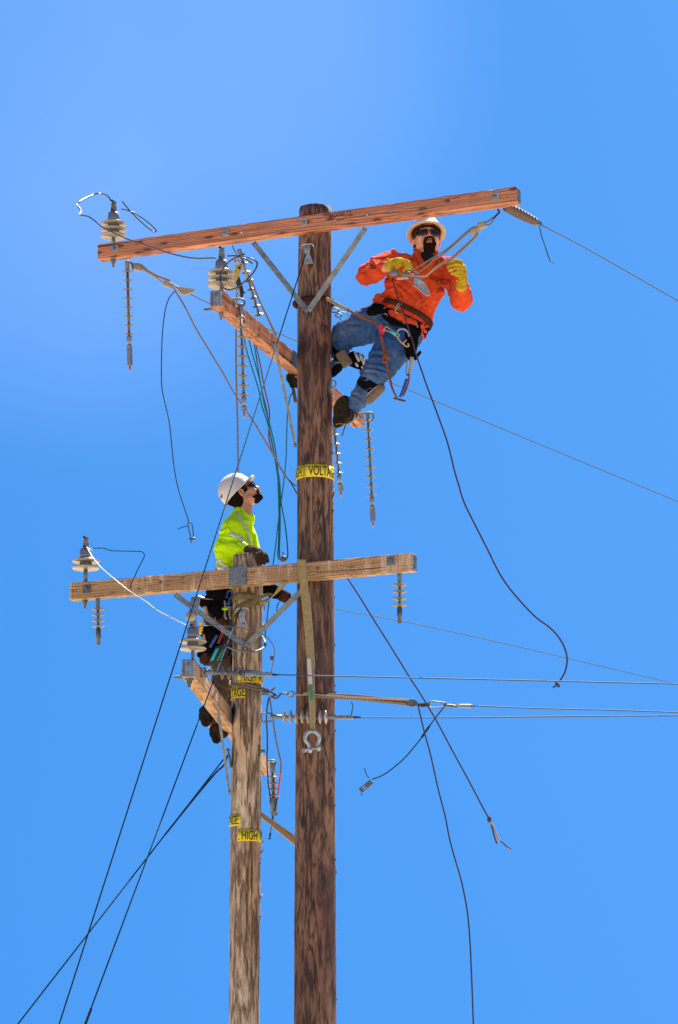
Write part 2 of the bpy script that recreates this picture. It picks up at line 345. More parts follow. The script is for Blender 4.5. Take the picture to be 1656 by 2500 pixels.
def strip(bm, pts, wv, thick, n=1, wid=None):
    # flat strap along pts; wv = width vectors (half) per point or one; thickness along normal
    P_ = smoothpts(pts, n); N = len(P_); prev = None
    for i, p in enumerate(P_):
        d = (P_[min(i+1, N-1)]-P_[max(i-1, 0)]).normalized()
        if isinstance(wv, list):
            f = i/(N-1)*(len(wv)-1); k = min(int(f), len(wv)-2); ww = wv[k].lerp(wv[k+1], f-k)
        else: ww = wv
        nn = ww.cross(d).normalized()*thick/2
        cur = [bm.verts.new(p+ww+nn), bm.verts.new(p-ww+nn), bm.verts.new(p-ww-nn), bm.verts.new(p+ww-nn)]
        if prev:
            for j in range(4): bm.faces.new((prev[j], prev[(j+1) % 4], cur[(j+1) % 4], cur[j]))
        else: bm.faces.new(list(reversed(cur)))
        prev = cur
    bm.faces.new(prev); bmesh.ops.recalc_face_normals(bm, faces=bm.faces[:]); return bm
def NB(): return bmesh.new()
def PP(pts, Y=None):
    # pixel list -> world, Y constant, (Y0, Y1) interpolated by arc length, or given per point
    if Y is None: return [P(*p) for p in pts]
    if isinstance(Y, (int, float)): return [P(x, y, Y) for x, y in pts]
    L = [0]
    for a, b in zip(pts, pts[1:]): L.append(L[-1]+math.hypot(b[0]-a[0], b[1]-a[1]))
    return [P(x, y, Y[0]+(Y[1]-Y[0])*l/L[-1]) for (x, y), l in zip(pts, L)]
def line(name, pts, Y, r, mat, label, cat, group=None, n=8, seg=8):
    bm = NB(); tube(bm, PP(pts, Y), r, seg, n); return solo(name, bm, mat, label, cat, group)
# ------------------------------------------------------------------ ground (out of frame, but it stands there and bounces the light)
bm = NB()
bmesh.ops.create_grid(bm, x_segments=8, y_segments=8, size=1500)
gm, n_, b_ = nodes('dry pale ground')
t_ = tex(n_, 'ShaderNodeTexNoise', coord(n_), (1, 1, 1), Scale=.6, Detail=8)
n_.links.new(ramp(n_, t_.outputs[0], [(.35, (.34, .265, .18)), (.6, (.44, .345, .235)), (.75, (.40, .33, .20))]), b_.inputs['Base Color'])
b_.inputs['Roughness'].default_value = .95
g = obj('ground', bm, gm, None, False); g['kind'] = 'structure'
# ------------------------------------------------------------------ poles
YA, YB = 20.5, 20.62
def pole(name, samples, Y, topy, mat, label, splinters, nseg=40, top_dome=.004):
    # samples: (y px, centre x px, width px) -> radius by height
    pts = []
    for (y, x, wd) in samples:
        c = P(x, y, Y); depth = (c-CAM).dot(_F); pts.append((c.z, c.x, wd/2*depth/FPX))
    pts.sort()
    z0 = pts[0]; ground_r = pts[0][2]+.02
    pts = [(-.3, z0[1], ground_r)] + pts
    top = P(samples[0][1], topy, Y).z
    def at(z):
        for a, b in zip(pts, pts[1:]):
            if a[0] <= z <= b[0]:
                f = (z-a[0])/(b[0]-a[0]); return a[1]+(b[1]-a[1])*f, a[2]+(b[2]-a[2])*f
        return pts[-1][1], pts[-1][2]
    root = thing(name, (at(0)[0], Y, 0), label, 'utility pole')
    bm = NB(); rings = []; N = 150
    for i in range(N+1):
        z = -.3+(top+.3)*i/N; x, r = at(z)
        ring = []
        for j in range(nseg):
            a = 2*math.pi*j/nseg
            rr = r*(1+.018*noise.noise(Vector((math.cos(a)*2, math.sin(a)*2, z*1.1+Y)))+.008*noise.noise(Vector((math.cos(a)*9, math.sin(a)*9, z*7))))
            zz = z + (.006*noise.noise(Vector((math.cos(a)*3, math.sin(a)*3, 1))) if i == N else 0)
            ring.append(bm.verts.new((x+rr*math.cos(a), Y+rr*math.sin(a), zz)))
        rings.append(ring)
    for a, b in zip(rings, rings[1:]):
        for j in range(nseg): bm.faces.new((a[j], a[(j+1) % nseg], b[(j+1) % nseg], b[j]))
    bm.faces.new(rings[-1]); bm.faces.new(list(reversed(rings[0])))
    # gaff splinters torn out of the flanks
    for (y, side) in splinters:
        z = P(samples[0][1], y, Y).z; x, r = at(z)
        an = 0.0 if side > 0 else math.pi
        an += random.uniform(-.35, .1)*side
        d = Vector((math.cos(an), math.sin(an), 0)); p = Vector((x, Y, z))+d*(r*.97)
        l = random.uniform(.012, .035); tipv = p+d*l*.8+Vector((0, 0, random.uniform(.2, 1)*l)); wv = Vector((0, .006, 0)); b0 = p-Vector((0, 0, l*.9))
        v = [bm.verts.new(q) for q in (p+wv+Vector((0, 0, .004)), p-wv+Vector((0, 0, .004)), b0, tipv)]
        for f in ((0, 1, 3), (1, 2, 3), (2, 0, 3), (0, 2, 1)): bm.faces.new([v[i] for i in f])
    obj('shaft', bm, mat, root)
    return root, at, top
spl = [(y, 1) for y in (1092, 1110, 1150, 1190, 1205, 1215, 1232, 1250, 1258, 1290, 1460, 1515, 1575, 1675, 1690, 1786, 1880, 1970, 2100, 2130, 2270, 2440)]
poleA, atA, topA = pole('utility_pole', [(500, 770, 79), (760, 768, 83), (1100, 769.5, 87), (1500, 771, 92), (2000, 770, 99), (2500, 770, 104)], YA, 497+13,
    'pole_dark', 'taller dark brown timber pole on the right carrying the worker in orange', spl)
spl = [(y, 1) for y in (2059, 2072, 2082, 2100, 2110, 2125, 2150, 2165, 2190, 2215, 2240, 2290, 2340)]+[(y, 1) for y in (1500, 1530)]
poleB, atB, topB = pole('utility_pole', [(1380, 606, 73), (1600, 604, 73), (1850, 602, 74), (2100, 599, 74.5), (2500, 596, 74.5)], YB, 1358,
    'pole_grey', 'shorter silvery grey weathered pole on the left with four yellow tags', spl)
def zA(y): return P(770, y, YA-.13).z
def zB(y): return P(603, y, YB-.11).z
# bent text / plate on a pole
def text_mesh(s, size, xs=.8, bold=0.0):
    cu = bpy.data.curves.new('t', 'FONT'); cu.body = s; cu.size = size; cu.align_x = 'LEFT'; cu.offset = bold; cu.extrude = 0
    o = bpy.data.objects.new('t', cu); sc.collection.objects.link(o)
    dg = bpy.context.evaluated_depsgraph_get(); me = bpy.data.meshes.new_from_object(o.evaluated_get(dg))
    b = NB(); b.from_mesh(me); bmesh.ops.scale(b, vec=(xs, 1, 1), verts=b.verts[:])
    bpy.data.objects.remove(o); bpy.data.curves.remove(cu); bpy.data.meshes.remove(me)
    return b
def pole_sign(root, at, Y, z0, h, a0, a1, letters, tilt=0.0, mat='sign_yellow', proud=.006):
    # a0..a1: angle in degrees from the camera-facing side, + towards picture right ; letters: list (string, start angle, width scale)
    zc = z0; x, r = at(zc); rr = r*1.018+proud
    def pt(a, z, rad): 
        t = R(a)-math.pi/2
        return Vector((x+rad*math.cos(t), Y+rad*math.sin(t), z+tilt*(a-(a0+a1)/2)))
    bm = NB(); n = max(6, int((a1-a0)/6)); prev = None
    for i in range(n+1):
        a = a0+(a1-a0)*i/n; cur = [bm.verts.new(pt(a, zc-h/2, rr)), bm.verts.new(pt(a, zc+h/2, rr)), bm.verts.new(pt(a, zc+h/2, rr-.003)), bm.verts.new(pt(a, zc-h/2, rr-.003))]
        if prev:
            for j in range(4): bm.faces.new((prev[j], cur[j], cur[(j+1) % 4], prev[(j+1) % 4]))
        else: bm.faces.new(cur)
        prev = cur
    bm.faces.new(list(reversed(prev))); bmesh.ops.recalc_face_normals(bm, faces=bm.faces[:])
    sg = obj('warning_sign', bm, mat, root)
    for s, st, xs in letters:
        b = text_mesh(s, h*1.08, xs*.86, .0009); 
        bmesh.ops.subdivide_edges(b, edges=[e for e in b.edges if e.calc_length() > .02], cuts=3)
        for v in b.verts:
            a = st+math.degrees(v.co.x/rr); v.co = pt(a, zc-h*.385+v.co.y, rr+.0025)
        obj('lettering', b, 'ink', sg, False)
    for a in (a0+6, a1-6):
        for zz in (zc+h*.36, zc-h*.36):
            b = NB(); bmesh.ops.create_icosphere(b, subdivisions=1, radius=.005, matrix=Matrix.Translation(pt(a, zz, rr+.001))); obj('nail', b, 'galv_dark', sg)
    return sg
pole_sign(poleA, atA, YA, zA(1149), .098, -100, -37, [('HIGH', -98, .62)])
pole_sign(poleA, atA, YA, zA(1149), .098, -33.5, 92, [('VOLTAGE', -19, .62)])
pole_sign(poleB, atB, YB, zB(1652), .088, -35, 84, [('HIGH VO', -22, .62)])
pole_sign(poleB, atB, YB, zB(1689), .088, -150, -4, [('VOLTAGE.', -113, .62)])
pole_sign(poleB, atB, YB, zB(2001), .085, -140, -17, [('VOLTAGE', -127, .60)])
pole_sign(poleB, atB, YB, zB(2039), .085, -28, 95, [('HIGH', -13, .66), ('VO', 62, .66)])
# ------------------------------------------------------------------ crossarms
def beam_from(p0, p1, h, dep, name, label, mat, far_is_back=True):
    # p0->p1 top edge on the visible side; depth dir horizontal, away from the camera if far_is_back else to picture left
    X = (p1-p0).normalized(); L = (p1-p0).length
    Yd = Vector((0, 0, 1)).cross(X)
    rot = Matrix((X, Yd, Vector((0, 0, 1)))).transposed()
    root = thing(name, p0, label, 'crossarm', None, rot)
    bm = NB(); abox(bm, (L/2, dep/2, -h/2), (L, dep, h), .006)
    # sawn faces: slightly hollow, arrises worn
    es = [e for e in bm.edges if abs(e.verts[0].co.x-e.verts[1].co.x) > L*.5]
    bmesh.ops.subdivide_edges(bm, edges=es, cuts=90, use_grid_fill=True)
    for v in bm.verts:
        if .01 < v.co.x < L-.01:
            q = Vector((v.co.x*5, v.co.y*30, v.co.z*30+p0.z)); w_ = max(0, noise.noise(q))*.004
            k2 = max(0, noise.noise(Vector((v.co.x*14+7, v.co.y*60, v.co.z*60)))-.25)*.016
            v.co.y += (w_+k2) if v.co.y < dep/2 else -(w_+k2)*.5
            v.co.z += (w_+k2) if v.co.z < -h/2 else -(w_+k2)
    obj('beam', bm, mat, root, False, False)
    return root, rot, L
def truss_plate(root, c, wy, wz, ax):
    # punched plate on a beam end (local coords); ax = +1/-1 along X
    bm = NB(); abox(bm, (c[0]+ax*.002, c[1], c[2]), (.004, wy, wz)); nf = len(bm.faces); rows = 13
    for i in range(rows):
        z = c[2]-wz/2+wz*(i+.7)/(rows+.4)
        for j, (yy, ww) in enumerate(((-.33, .20), (-.02, .03), (.07, .03), (-.11, .03), (.33, .20))):
            yy2 = yy + (.05 if i % 2 else -.02)*(abs(yy) > .2)
            abox(bm, (c[0]+ax*.0047, c[1]+yy2*wy, z), (.0014, ww*wy, wz*.034 if ww > .1 else wz*.055))
    bm.faces.ensure_lookup_table()
    for f in bm.faces[nf:]: f.material_index = 1
    return obj('end_plate', bm, ['blue_plate', 'black'], root, False, False)
def square_washer(root, x, z, size=.055, y=-.0, bolt=True, mat='steel_bright', rot=0.0):
    m = Matrix.Rotation(rot, 3, 'Y')
    bm = NB(); box(bm, (x, y-.0035, z), m @ Vector((size/2, 0, 0)), Vector((0, .003, 0)), m @ Vector((0, 0, size/2)), .001)
    w_ = obj('washer_plate', bm, mat, root, False, False)
    if bolt:
        bm = NB(); mt = Matrix.Translation((x, y-.006, z)) @ Matrix.Rotation(R(90), 4, 'X')
        lathe(bm, [(.014, 0), (.014, .012), (.011, .016)], 6, mt); lathe(bm, [(.008, .014), (.008, .030)], 10, mt)
        obj('bolt', bm, 'galv' , w_, False, False)
    return w_
def dot_bolt(root, x, z, r=.011, y=0., mat='steel_bright'):
    bm = NB(); mt = Matrix.Translation((x, y, z)) @ Matrix.Rotation(R(90), 4, 'X')
    lathe(bm, [(r, 0), (r*.95, .004), (r*.5, .008), (0.001, .009)], 14, mt); obj('bolt', bm, mat, root, True, False)
def solve_z(x, y, Y): return P(x, y, Y).z
# upper front arm
zU = solve_z(770, 522, YA-.128-.098)
a0, a1 = PZ(239, 596, zU), PZ(1261, 454, zU)
armU, rotU, LU = beam_from(a0, a1, .122, .095, 'crossarm', 'long new orange timber crossarm at the top, burnt stamp on its face', 'arm_new')
def bx(x, root=None): pass
def arm_local(root, x, y, ypl=0.0):
    # pixel on the front face plane -> local coords
    mi = root.matrix_world.inverted(); o = mi @ CAM; d = (mi.to_3x3() @ ray(x, y)); t = (ypl-o.y)/d.y; return o+d*t
truss_plate(armU, (LU, .0475, -.061), .080, .104, 1); truss_plate(armU, (0, .0475, -.061), .080, .104, -1)
for (x, y, s, r_) in ((281, 607, .052, 0), (551, 569, .050, .05), (743, 543, .050, 0), (1210, 480, .056, 0)):
    q = arm_local(armU, x, y); square_washer(armU, q.x, q.z, s, 0, True, 'steel_bright', r_)
for (x, y) in ((590, 567), (897, 524)):
    q = arm_local(armU, x, y); dot_bolt(armU, q.x, q.z)
def stamp(root, s, x, y, size, xs, bold=.0006, slope=0):
    q = arm_local(root, x, y); b = text_mesh(s, size, xs, bold)
    for v in b.verts: v.co = Vector((q.x+v.co.x, -.0022, q.z+v.co.y))
    return obj('stamp', b, 'ink_brown', root, False, False)
stamp(armU, 'BROOKS', 804, 532.5, .042, .78, .0006); stamp(armU, '10 14', 845, 521, .021, .85, .0005); stamp(armU, 'DF WPA', 844, 529, .020, .80, .0005)
stamp(armU, '00002746', 822, 539, .017, 1.0, .0004)
def flat_brace(root, p0, p1, wid=.040, th=.006, mat='galv', name='brace'):
    bm = NB(); d = (p1-p0).normalized(); view = ((p0+p1)/2-CAM).normalized(); wv = d.cross(view).normalized()*wid/2
    wv = Vector((wv.x, wv.y*.4, wv.z)).normalized()*wid/2
    strip(bm, [p0, p1], wv, th)
    o = obj(name, bm, mat, root, False)
    for q in (p0+d*.02, p1-d*.02):
        bm = NB(); bmesh.ops.create_icosphere(bm, subdivisions=2, radius=.011, matrix=Matrix.Translation(q+view*-.006)); obj('bolt', bm, mat, o)
    return o
pv = P(752, 761, YA-.146)
flat_brace(armU, P(619, 592, 20.33), pv)
flat_brace(armU, P(893, 556, 20.02), pv + Vector((0.004, -.008, .004)))
# upper perpendicular arm
zp = solve_z(543.5, 707, 19.05)
b0, b1 = PZ(543.5, 707, zp), PZ(720, 860, zp)
b1 = b0+(b1-b0).normalized()*3.36
Xd = (b1-b0).normalized()
armU2, rotU2, LU2 = beam_from(b0, b1, .122, .095, 'crossarm', 'short looking orange crossarm running back past the tall pole, end plate facing us', 'arm_new2')
truss_plate(armU2, (0, .0475, -.061), .084, .110, -1); truss_plate(armU2, (LU2, .0475, -.061), .084, .110, 1)
def side_plate(root, x0, x1, z0, z1, mat='galv', y=-.004, name='mounting_plate'):
    bm = NB(); abox(bm, ((x0+x1)/2, y, (z0+z1)/2), (x1-x0, .007, z1-z0), .001); return obj(name, bm, mat, root, False, False)
q = arm_local(armU2, 722, 870); side_plate(armU2, q.x-.07, q.x+.05, -.125, .004)
flat_brace(armU2, P(670, 832, 20.05), P(722, 1092, YA-.02), .022, .006, 'galv', 'brace')
# lower front arm
zL = solve_z(606, 1384, YB-.112-.099)
c0, c1 = PZ(170, 1423, zL), PZ(1006.5, 1349, zL)
armL, rotL, LL = beam_from(c0, c1, .130, .095, 'crossarm', 'weathered tan crossarm crossing both poles beneath the worker in yellow', 'arm_old')
truss_plate(armL, (LL, .0475, -.065), .080, .112, 1); truss_plate(armL, (0, .0475, -.065), .080, .112, -1)
for (x, y, s) in ((213, 1438, .062), (955, 1370, .066)):
    q = arm_local(armL, x, y); square_washer(armL, q.x, q.z, s, 0, True, 'galv_dark' if x < 500 else 'galv')
for (x, y) in ((392, 1422), (776, 1388)):
    q = arm_local(armL, x, y); dot_bolt(armL, q.x, q.z, .013, 0, 'galv_dark')
q = arm_local(armL, 582, 1406)
bm = NB(); abox(bm, (q.x, -.006, q.z), (.140, .008, .148), .006); pl = obj('gusset_plate', bm, 'galv', armL, False, False)
for (dx, dz) in ((-.06, -.065), (.06, -.065), (-.06, .065), (.06, .065), (0, -.065), (.062, 0)):
    bm = NB(); bmesh.ops.create_icosphere(bm, subdivisions=1, radius=.0055, matrix=Matrix.Translation((q.x+dx, -.011, q.z+dz))); obj('screw', bm, 'galv_dark', pl, True, False)
pv = P(601, 1578, YB-.125)
flat_brace(armL, P(428, 1452, 20.50), pv, .040)
flat_brace(armL, P(746, 1432, 20.26), pv+Vector((0, -.008, 0)), .040)
# lower perpendicular arm
zq = solve_z(477.4, 1609, 18.66)
d0, d1 = PZ(477.4, 1609, zq), PZ(566, 1731, zq); d1 = d0+(d1-d0).normalized()*4.5
armL2, rotL2, LL2 = beam_from(d0, d1, .122, .095, 'crossarm', 'weathered crossarm running back past the grey pole, white punched plate on its end', 'arm_old2')
truss_plate(armL2, (0, .0475, -.061), .086, .112, -1); truss_plate(armL2, (LL2, .0475, -.061), .086, .112, 1)
q = arm_local(armL2, 563, 1740); side_plate(armL2, q.x-.06, q.x+.06, -.125, .0)
flat_brace(armL2, P(528, 1698, 19.95), P(561, 1938, YB-.05), .020, .006, 'galv', 'brace')
bm = NB(); mt = Matrix.Translation((.14, .10, -.095)) @ Matrix.Rotation(R(90), 4, 'X')
lathe(bm, [(.009, -.06), (.009, .0)], 8, mt); lathe(bm, [(.018, -.02), (.018, -.005)], 6, mt); obj('bolt', bm, 'galv_dark', armL2, False, False)
bm = NB(); mt = Matrix.Translation((.06, .0475, -.122)); lathe(bm, [(.03, -.012), (.03, 0)], 16, mt); lathe(bm, [(.02, -.035), (.02, -.01)], 6, mt); lathe(bm, [(.011, -.06), (.011, -.03)], 10, mt)
obj('pin_nut', bm, 'galv_dark', armL2, False, False)
bm = NB(); mt = Matrix.Translation((.10, .10, -.10)) @ Matrix.Rotation(R(90), 4, 'X')
lathe(bm, [(.010, -.075), (.010, .0)], 8, mt); obj('bolt', bm, 'galv_dark', armU2, False, False)
# ================================================================== insulators
def axis_rot(d):
    x, y, z = frame(Vector(d)); return Matrix((x, y, z)).transposed()
G_STR = 'ribbed polymer insulators'
G_POST = 'post insulators standing on the crossarms'
def string_ins(p0, p1, label, n, shed_r, first, pitch, rod_r=.0095, shed_m='polymer', rod_m='polymer_rod', tail='clevis', head='tube', head_len=.06, thick=.006, name='string_insulator'):
    d = p1-p0; L = d.length; rot = axis_rot(d)
    root = thing(name, p0, label, 'insulator', G_STR, rot)
    bm = NB(); last = first+pitch*(n-1)+.015
    lathe(bm, [(rod_r, head_len*.6), (rod_r, last)], 14); obj('rod', bm, rod_m, root, True, False)
    bm = NB(); lathe(bm, [(rod_r*1.6, -.01), (rod_r*1.75, 0), (rod_r*1.5, head_len), (rod_r*1.2, head_len+.01)], 12); obj('head_fitting', bm, 'galv' if head != 'bronze' else 'polymer_tan', root, True, False)
    first_shed = None
    for i in range(n):
        z = first+pitch*i
        if first_shed is None:
            bm = NB(); lathe(bm, [(rod_r*1.25, -thick*2.2), (shed_r*.45, -thick*1.0), (shed_r*.97, -thick*.25), (shed_r, 0), (shed_r*.96, thick*.4), (shed_r*.4, thick*.7), (rod_r*1.3, thick*1.7)], 28)
            first_shed = obj('shed', bm, shed_m, root, True, False); s = first_shed
        else:
            s = first_shed.copy(); sc.collection.objects.link(s)
        s.location = (0, 0, z)
    if tail == 'clevis':
        a = last; bm = NB(); lathe(bm, [(rod_r*1.9, a), (rod_r*1.9, a+.055), (rod_r*1.5, a+.06)], 12); obj('end_fitting', bm, 'blue_plate', root, True, False)
        bm = NB(); e = L-.045; bmesh.ops.create_icosphere(bm, subdivisions=2, radius=.021, matrix=Matrix.Translation((0, 0, a+.078))); abox(bm, (0, 0, (a+.08+e)/2), (.036, .026, e-a-.08), .004)
        obj('dead_end_clamp', bm, 'clamp_grey', root, False, False)
        bm = NB(); lathe(bm, [(.008, e), (.007, L), (.003, L+.003)], 8); obj('tail_stub', bm, 'copper', root, True, False)
    elif tail == 'plain':
        bm = NB(); lathe(bm, [(rod_r*1.9, last), (rod_r*2.0, last+.05), (rod_r*2.2, last+(L-last)*.55), (rod_r*1.5, last+(L-last)*.6), (rod_r*1.7, L), (rod_r, L+.004)], 12); obj('end_fitting', bm, 'galv_dark', root, True, False)
    elif tail == 'box':
        a = last; bm = NB(); lathe(bm, [(rod_r*1.7, a), (rod_r*1.7, a+.06)], 12); abox(bm, (0, 0, (a+.06+L)/2), (.044, .026, L-a-.06), .004)
        obj('dead_end_clamp', bm, 'galv', root, False, False)
        bm = NB(); lathe(bm, [(.009, L), (.006, L+.05), (.004, L+.052)], 8); obj('tail_stub', bm, 'leather', root, True, False)
    return root
def bail(p0, p1, wpx, Y, mat, name, label, cat, r=.006, group=None):
    pass
string_ins(P(311, 640, 20.75), P(318, 907, 20.80), 'long thin insulator hanging under the left end of the top crossarm, sheds edge on', 8, .0400, .075, .0715, rod_r=.0105, head='bronze', shed_m='polymer', thick=.003)
string_ins(P(588, 745, 19.35), P(597, 1020, 19.38), 'many shedded insulator hanging from the end plate of the orange perpendicular crossarm', 9, .0405, .094, .0715)
string_ins(P(585, 612, 20.42), P(640, 792, 20.75), 'tilted insulator glimpsed between the yellow grip and the galvanised brace', 8, .0345, .036, .0700, tail=None)
string_ins(P(898, 1010, 21.75), P(912, 1288, 21.8), 'insulator hanging from the far end of the crossarm below the boot', 9, .0425, .132-.07, .0755)
string_ins(P(816, 1040, 21.3), P(834, 1214, 21.4), 'insulator hanging close against the right edge of the dark pole', 5, .0395, .07, .0755)
string_ins(P(239, 1464, 20.85), P(241, 1574, 20.85), 'short four shed insulator under the left end of the weathered crossarm', 4, .0490, .072, .0445, tail='plain', shed_m='polymer_tan')
string_ins(P(976, 1400, 20.05), P(976, 1521, 20.05), 'short four shed insulator under the right end of the weathered crossarm', 4, .0550, .085, .0505, tail='plain', shed_m='polymer_tan')
a_ = string_ins(P(504, 1641, 18.93), P(664, 1647, 19.06), 'horizontal insulator tied to the white punched end plate, in front of the grey pole', 4, .0465, .112, .0465, rod_r=.013, tail='box', head_len=.04, rod_m='galv', shed_m='polymer')
b_ = string_ins(P(664, 1750, 20.32), P(864, 1751, 20.22), 'horizontal eight shed insulator passing in front of the dark pole', 8, .0500, .095, .0435, rod_r=.010, tail='box', head_len=.07, rod_m='polymer', thick=.009, shed_m='porcelain_lit')
def bails():
    # steel loops that tie insulators to the arms, children of their insulator
    def ub(parent, pts, Y, r=.007, mat='galv', nm='shackle'):
        bm = NB(); tube(bm, PP(pts, Y), r, 8, 6); return obj(nm, bm, mat, parent)
    ub(a_, [(508, 1652), (493, 1652), (493, 1633), (516, 1634)], 18.93)
    ub(b_, [(664, 1761), (641, 1761), (640, 1743), (664, 1742)], 20.36)
bails()
def fix_shackle(ins_index_root, pts, Y, r, mat='galv'):
    bm = NB(); tube(bm, PP(pts, Y), r, 8, 6); obj('shackle', bm, mat, ins_index_root)
tops = [o for o in sc.objects if o.name.startswith('string_insulator') and not o.parent]
fix_shackle(tops[1], [(580, 749), (563, 749), (560, 738), (563, 731), (590, 730), (598, 738), (594, 748)], 19.30, .008)
fix_shackle(tops[3], [(883, 1024), (877, 1012), (881, 1010), (905, 1007), (912, 1015), (910, 1025), (900, 1030)], 21.7, .008)
def post_ins(base, axis_top, label, nd, R_, pitch, z_first, cap=True, g=G_POST, extra=None, cap_h=.13, pin_r=.014, yaw=0):
    d = axis_top-base; rot = axis_rot(d)
    root = thing('post_insulator', base, label, 'insulator', g, rot)
    bm = NB(); lathe(bm, [(pin_r, -.01), (pin_r, z_first-.005)], 14); obj('pin', bm, 'galv', root, True, False)
    for i in range(nd):
        z = z_first+pitch*i; t = .010
        bm = NB(); lathe(bm, [(R_*.28, z-.002), (R_*.40, z+.004), (R_*.93, z), (R_, z+.006), (R_*.99, z+.012), (R_*.86, z+.018), (R_*.46, z+.024), (R_*.44, z+pitch)], 40)
        obj('disc', bm, 'porcelain', root, True, False)
    z = z_first+pitch*nd
    # head casting
    bm = NB(); lathe(bm, [(R_*.44, z-.02), (R_*.46, z), (R_*.44, z+.05), (R_*.30, z+.055)], 24); 
    obj('head_casting', bm, 'clamp_grey', root, True, False)
    bm = NB(); abox(bm, (-.012, 0, z+.075), (.085, .045, .05), .008); abox(bm, (.018, 0, z+.115), (.05, .04, .045), .006); abox(bm, (-.045, 0, z+.02), (.03, .035, .06), .006)
    obj('clamp_body', bm, 'clamp_grey', root, False, False)
    for (x, zz, l, rr) in ((.055, .125, .035, .012), (.052, .055, .03, .012), (-.055, .108, .05, .007)):
        bm = NB(); s = 1 if x > 0 else -1
        lathe(bm, [(rr, 0), (rr, l), (rr*.5, l+.003)], 6, Matrix.Translation((x-s*.015, -.01, z+zz)) @ Matrix.Rotation(R(90)*s, 4, 'Y')); obj('bolt', bm, 'wire_black', root, False, False)
    return root, z
rU = P(277, 592, 20.9)
piU, _ = post_ins(P(277, 592, 20.92), P(277, 592, 20.92)+Vector((0, 0, 1)), 'three disc insulator on the left end of the top crossarm', 3, .102, .049, .045)
piM, _ = post_ins(P(541, 706, 19.15)-Vector((.0, 0, .0)), P(541, 706, 19.15)+Vector((0, 0, 1)), 'three disc insulator on the end of the orange perpendicular crossarm, black wire looping past it', 3, .100, .0470, .020)
piL, _ = post_ins(P(209, 1418, 20.95), P(209, 1418, 20.95)+Vector((.0, 0, 1)), 'two disc insulator on the left end of the weathered crossarm', 2, .106, .052, .092, pin_r=.016)
piQ, zQ = post_ins(P(471, 1608, 18.75), P(471, 1608, 18.75)+Vector((0, 0, 1)), 'two disc insulator over the white punched end plate, tall clamp stacked on top', 2, .092, .050, .060, pin_r=.012)
bm = NB(); box(bm, P(474, 1485, 18.70), Vector((.030, 0, 0)), Vector((0, .025, 0)), Vector((.012, 0, .075)), .01); obj('stacked_clamp', bm, 'galv', piQ)
bm = NB(); lathe(bm, [(.022, -.02), (.034, -.012), (.034, .012), (.02, .02)], 20, Matrix.Translation(P(466, 1505, 18.66)) @ Matrix.Rotation(R(90), 4, 'X')); obj('stacked_disc', bm, 'porcelain', piQ)
# pin ends below the arms
def pin_end(root, x, y, Y):
    p = P(x, y, Y); bm = NB(); mt = Matrix.Translation(p)
    lathe(bm, [(.024, .006), (.024, 0), (.018, -.004), (.018, -.026), (.009, -.028), (.009, -.055), (.004, -.058)], 12, mt)
    obj('pin_nut', bm, 'galv_dark', root)
pin_end(piU, 277, 635, 20.92); pin_end(piM, 540, 762, 19.2); pin_end(piL, 208, 1468, 20.95)
# ---- grey dead end stack behind the right tip of the top crossarm
e0, e1 = P(1240, 507, 19.95), P(1311, 543, 20.35)
root = thing('line_insulator', e0, 'fat grey ribbed insulator beyond the right tip of the top crossarm', 'insulator', None, axis_rot(e1-e0))
bm = NB(); Lx = (e1-e0).length; pr = [(.025, -.03), (.038, -.01)]
k = 9
for i in range(k):
    z = i*(Lx-.03)/k; r_ = .040-.007*abs(i-3)/5; pr += [(r_*.80, z), (r_, z+.004), (r_*.98, z+.016), (r_*.78, z+.019)]
pr += [(.03, Lx-.03), (.014, Lx-.01), (.010, Lx+.01)]
lathe(bm, pr, 26); obj('ribbed_body', bm, 'polymer_pink', root, True, False)
bm = NB(); abox(bm, (0, 0, Lx+.03), (.030, .030, .055), .004); obj('end_clamp', bm, 'galv_dark', root, False, False)
bm = NB(); tube(bm, PP([(1317, 548), (1322, 575), (1330, 598), (1342, 634), (1346, 638), (1353, 643)], 20.4), .0045, 6); obj('tail_wire', bm, 'cable_blue', root)
# ---- conductors running off
CW = 'bare line conductors'
line('line_wire', [(1322, 549), (1420, 600), (1540, 668), (1700, 760), (1960, 905)], (20.4, 24.5), .0050, 'cable_blue', 'upper conductor leaving the fat grey insulator to the right edge', 'wire')
line('line_wire', [(450, 708), (512, 741), (725, 833), (960, 936), (1300, 1077), (1700, 1243), (2000, 1365)], (20.9, 30), .0048, 'cable_blue', 'long conductor sloping down to the right behind the climber\'s legs', 'wire')
line('line_wire', [(700, 1458), (818, 1486), (1000, 1520), (1250, 1575), (1450, 1622), (1720, 1686)], (20.95, 25), .0036, 'cable_blue', 'thinnest conductor emerging beside the dark pole below the weathered crossarm', 'wire')
line('line_wire', [(664, 1647), (700, 1648), (1100, 1657), (1700, 1671)], (19.06, 19.5), .0045, 'cable_blue', 'conductor leaving the horizontal insulator in front of the grey pole', 'wire')
line('line_wire', [(1153, 1723), (1300, 1729), (1500, 1734), (1700, 1741)], (20.4, 21), .0045, 'cable_blue', 'conductor held by the long grip of the horizontal hoist', 'wire')
line('line_wire', [(862, 1751), (900, 1752), (1100, 1752), (1400, 1749), (1700, 1747)], (20.3, 21), .0045, 'cable_blue', 'lowest conductor, leaving the eight shed insulator', 'wire')
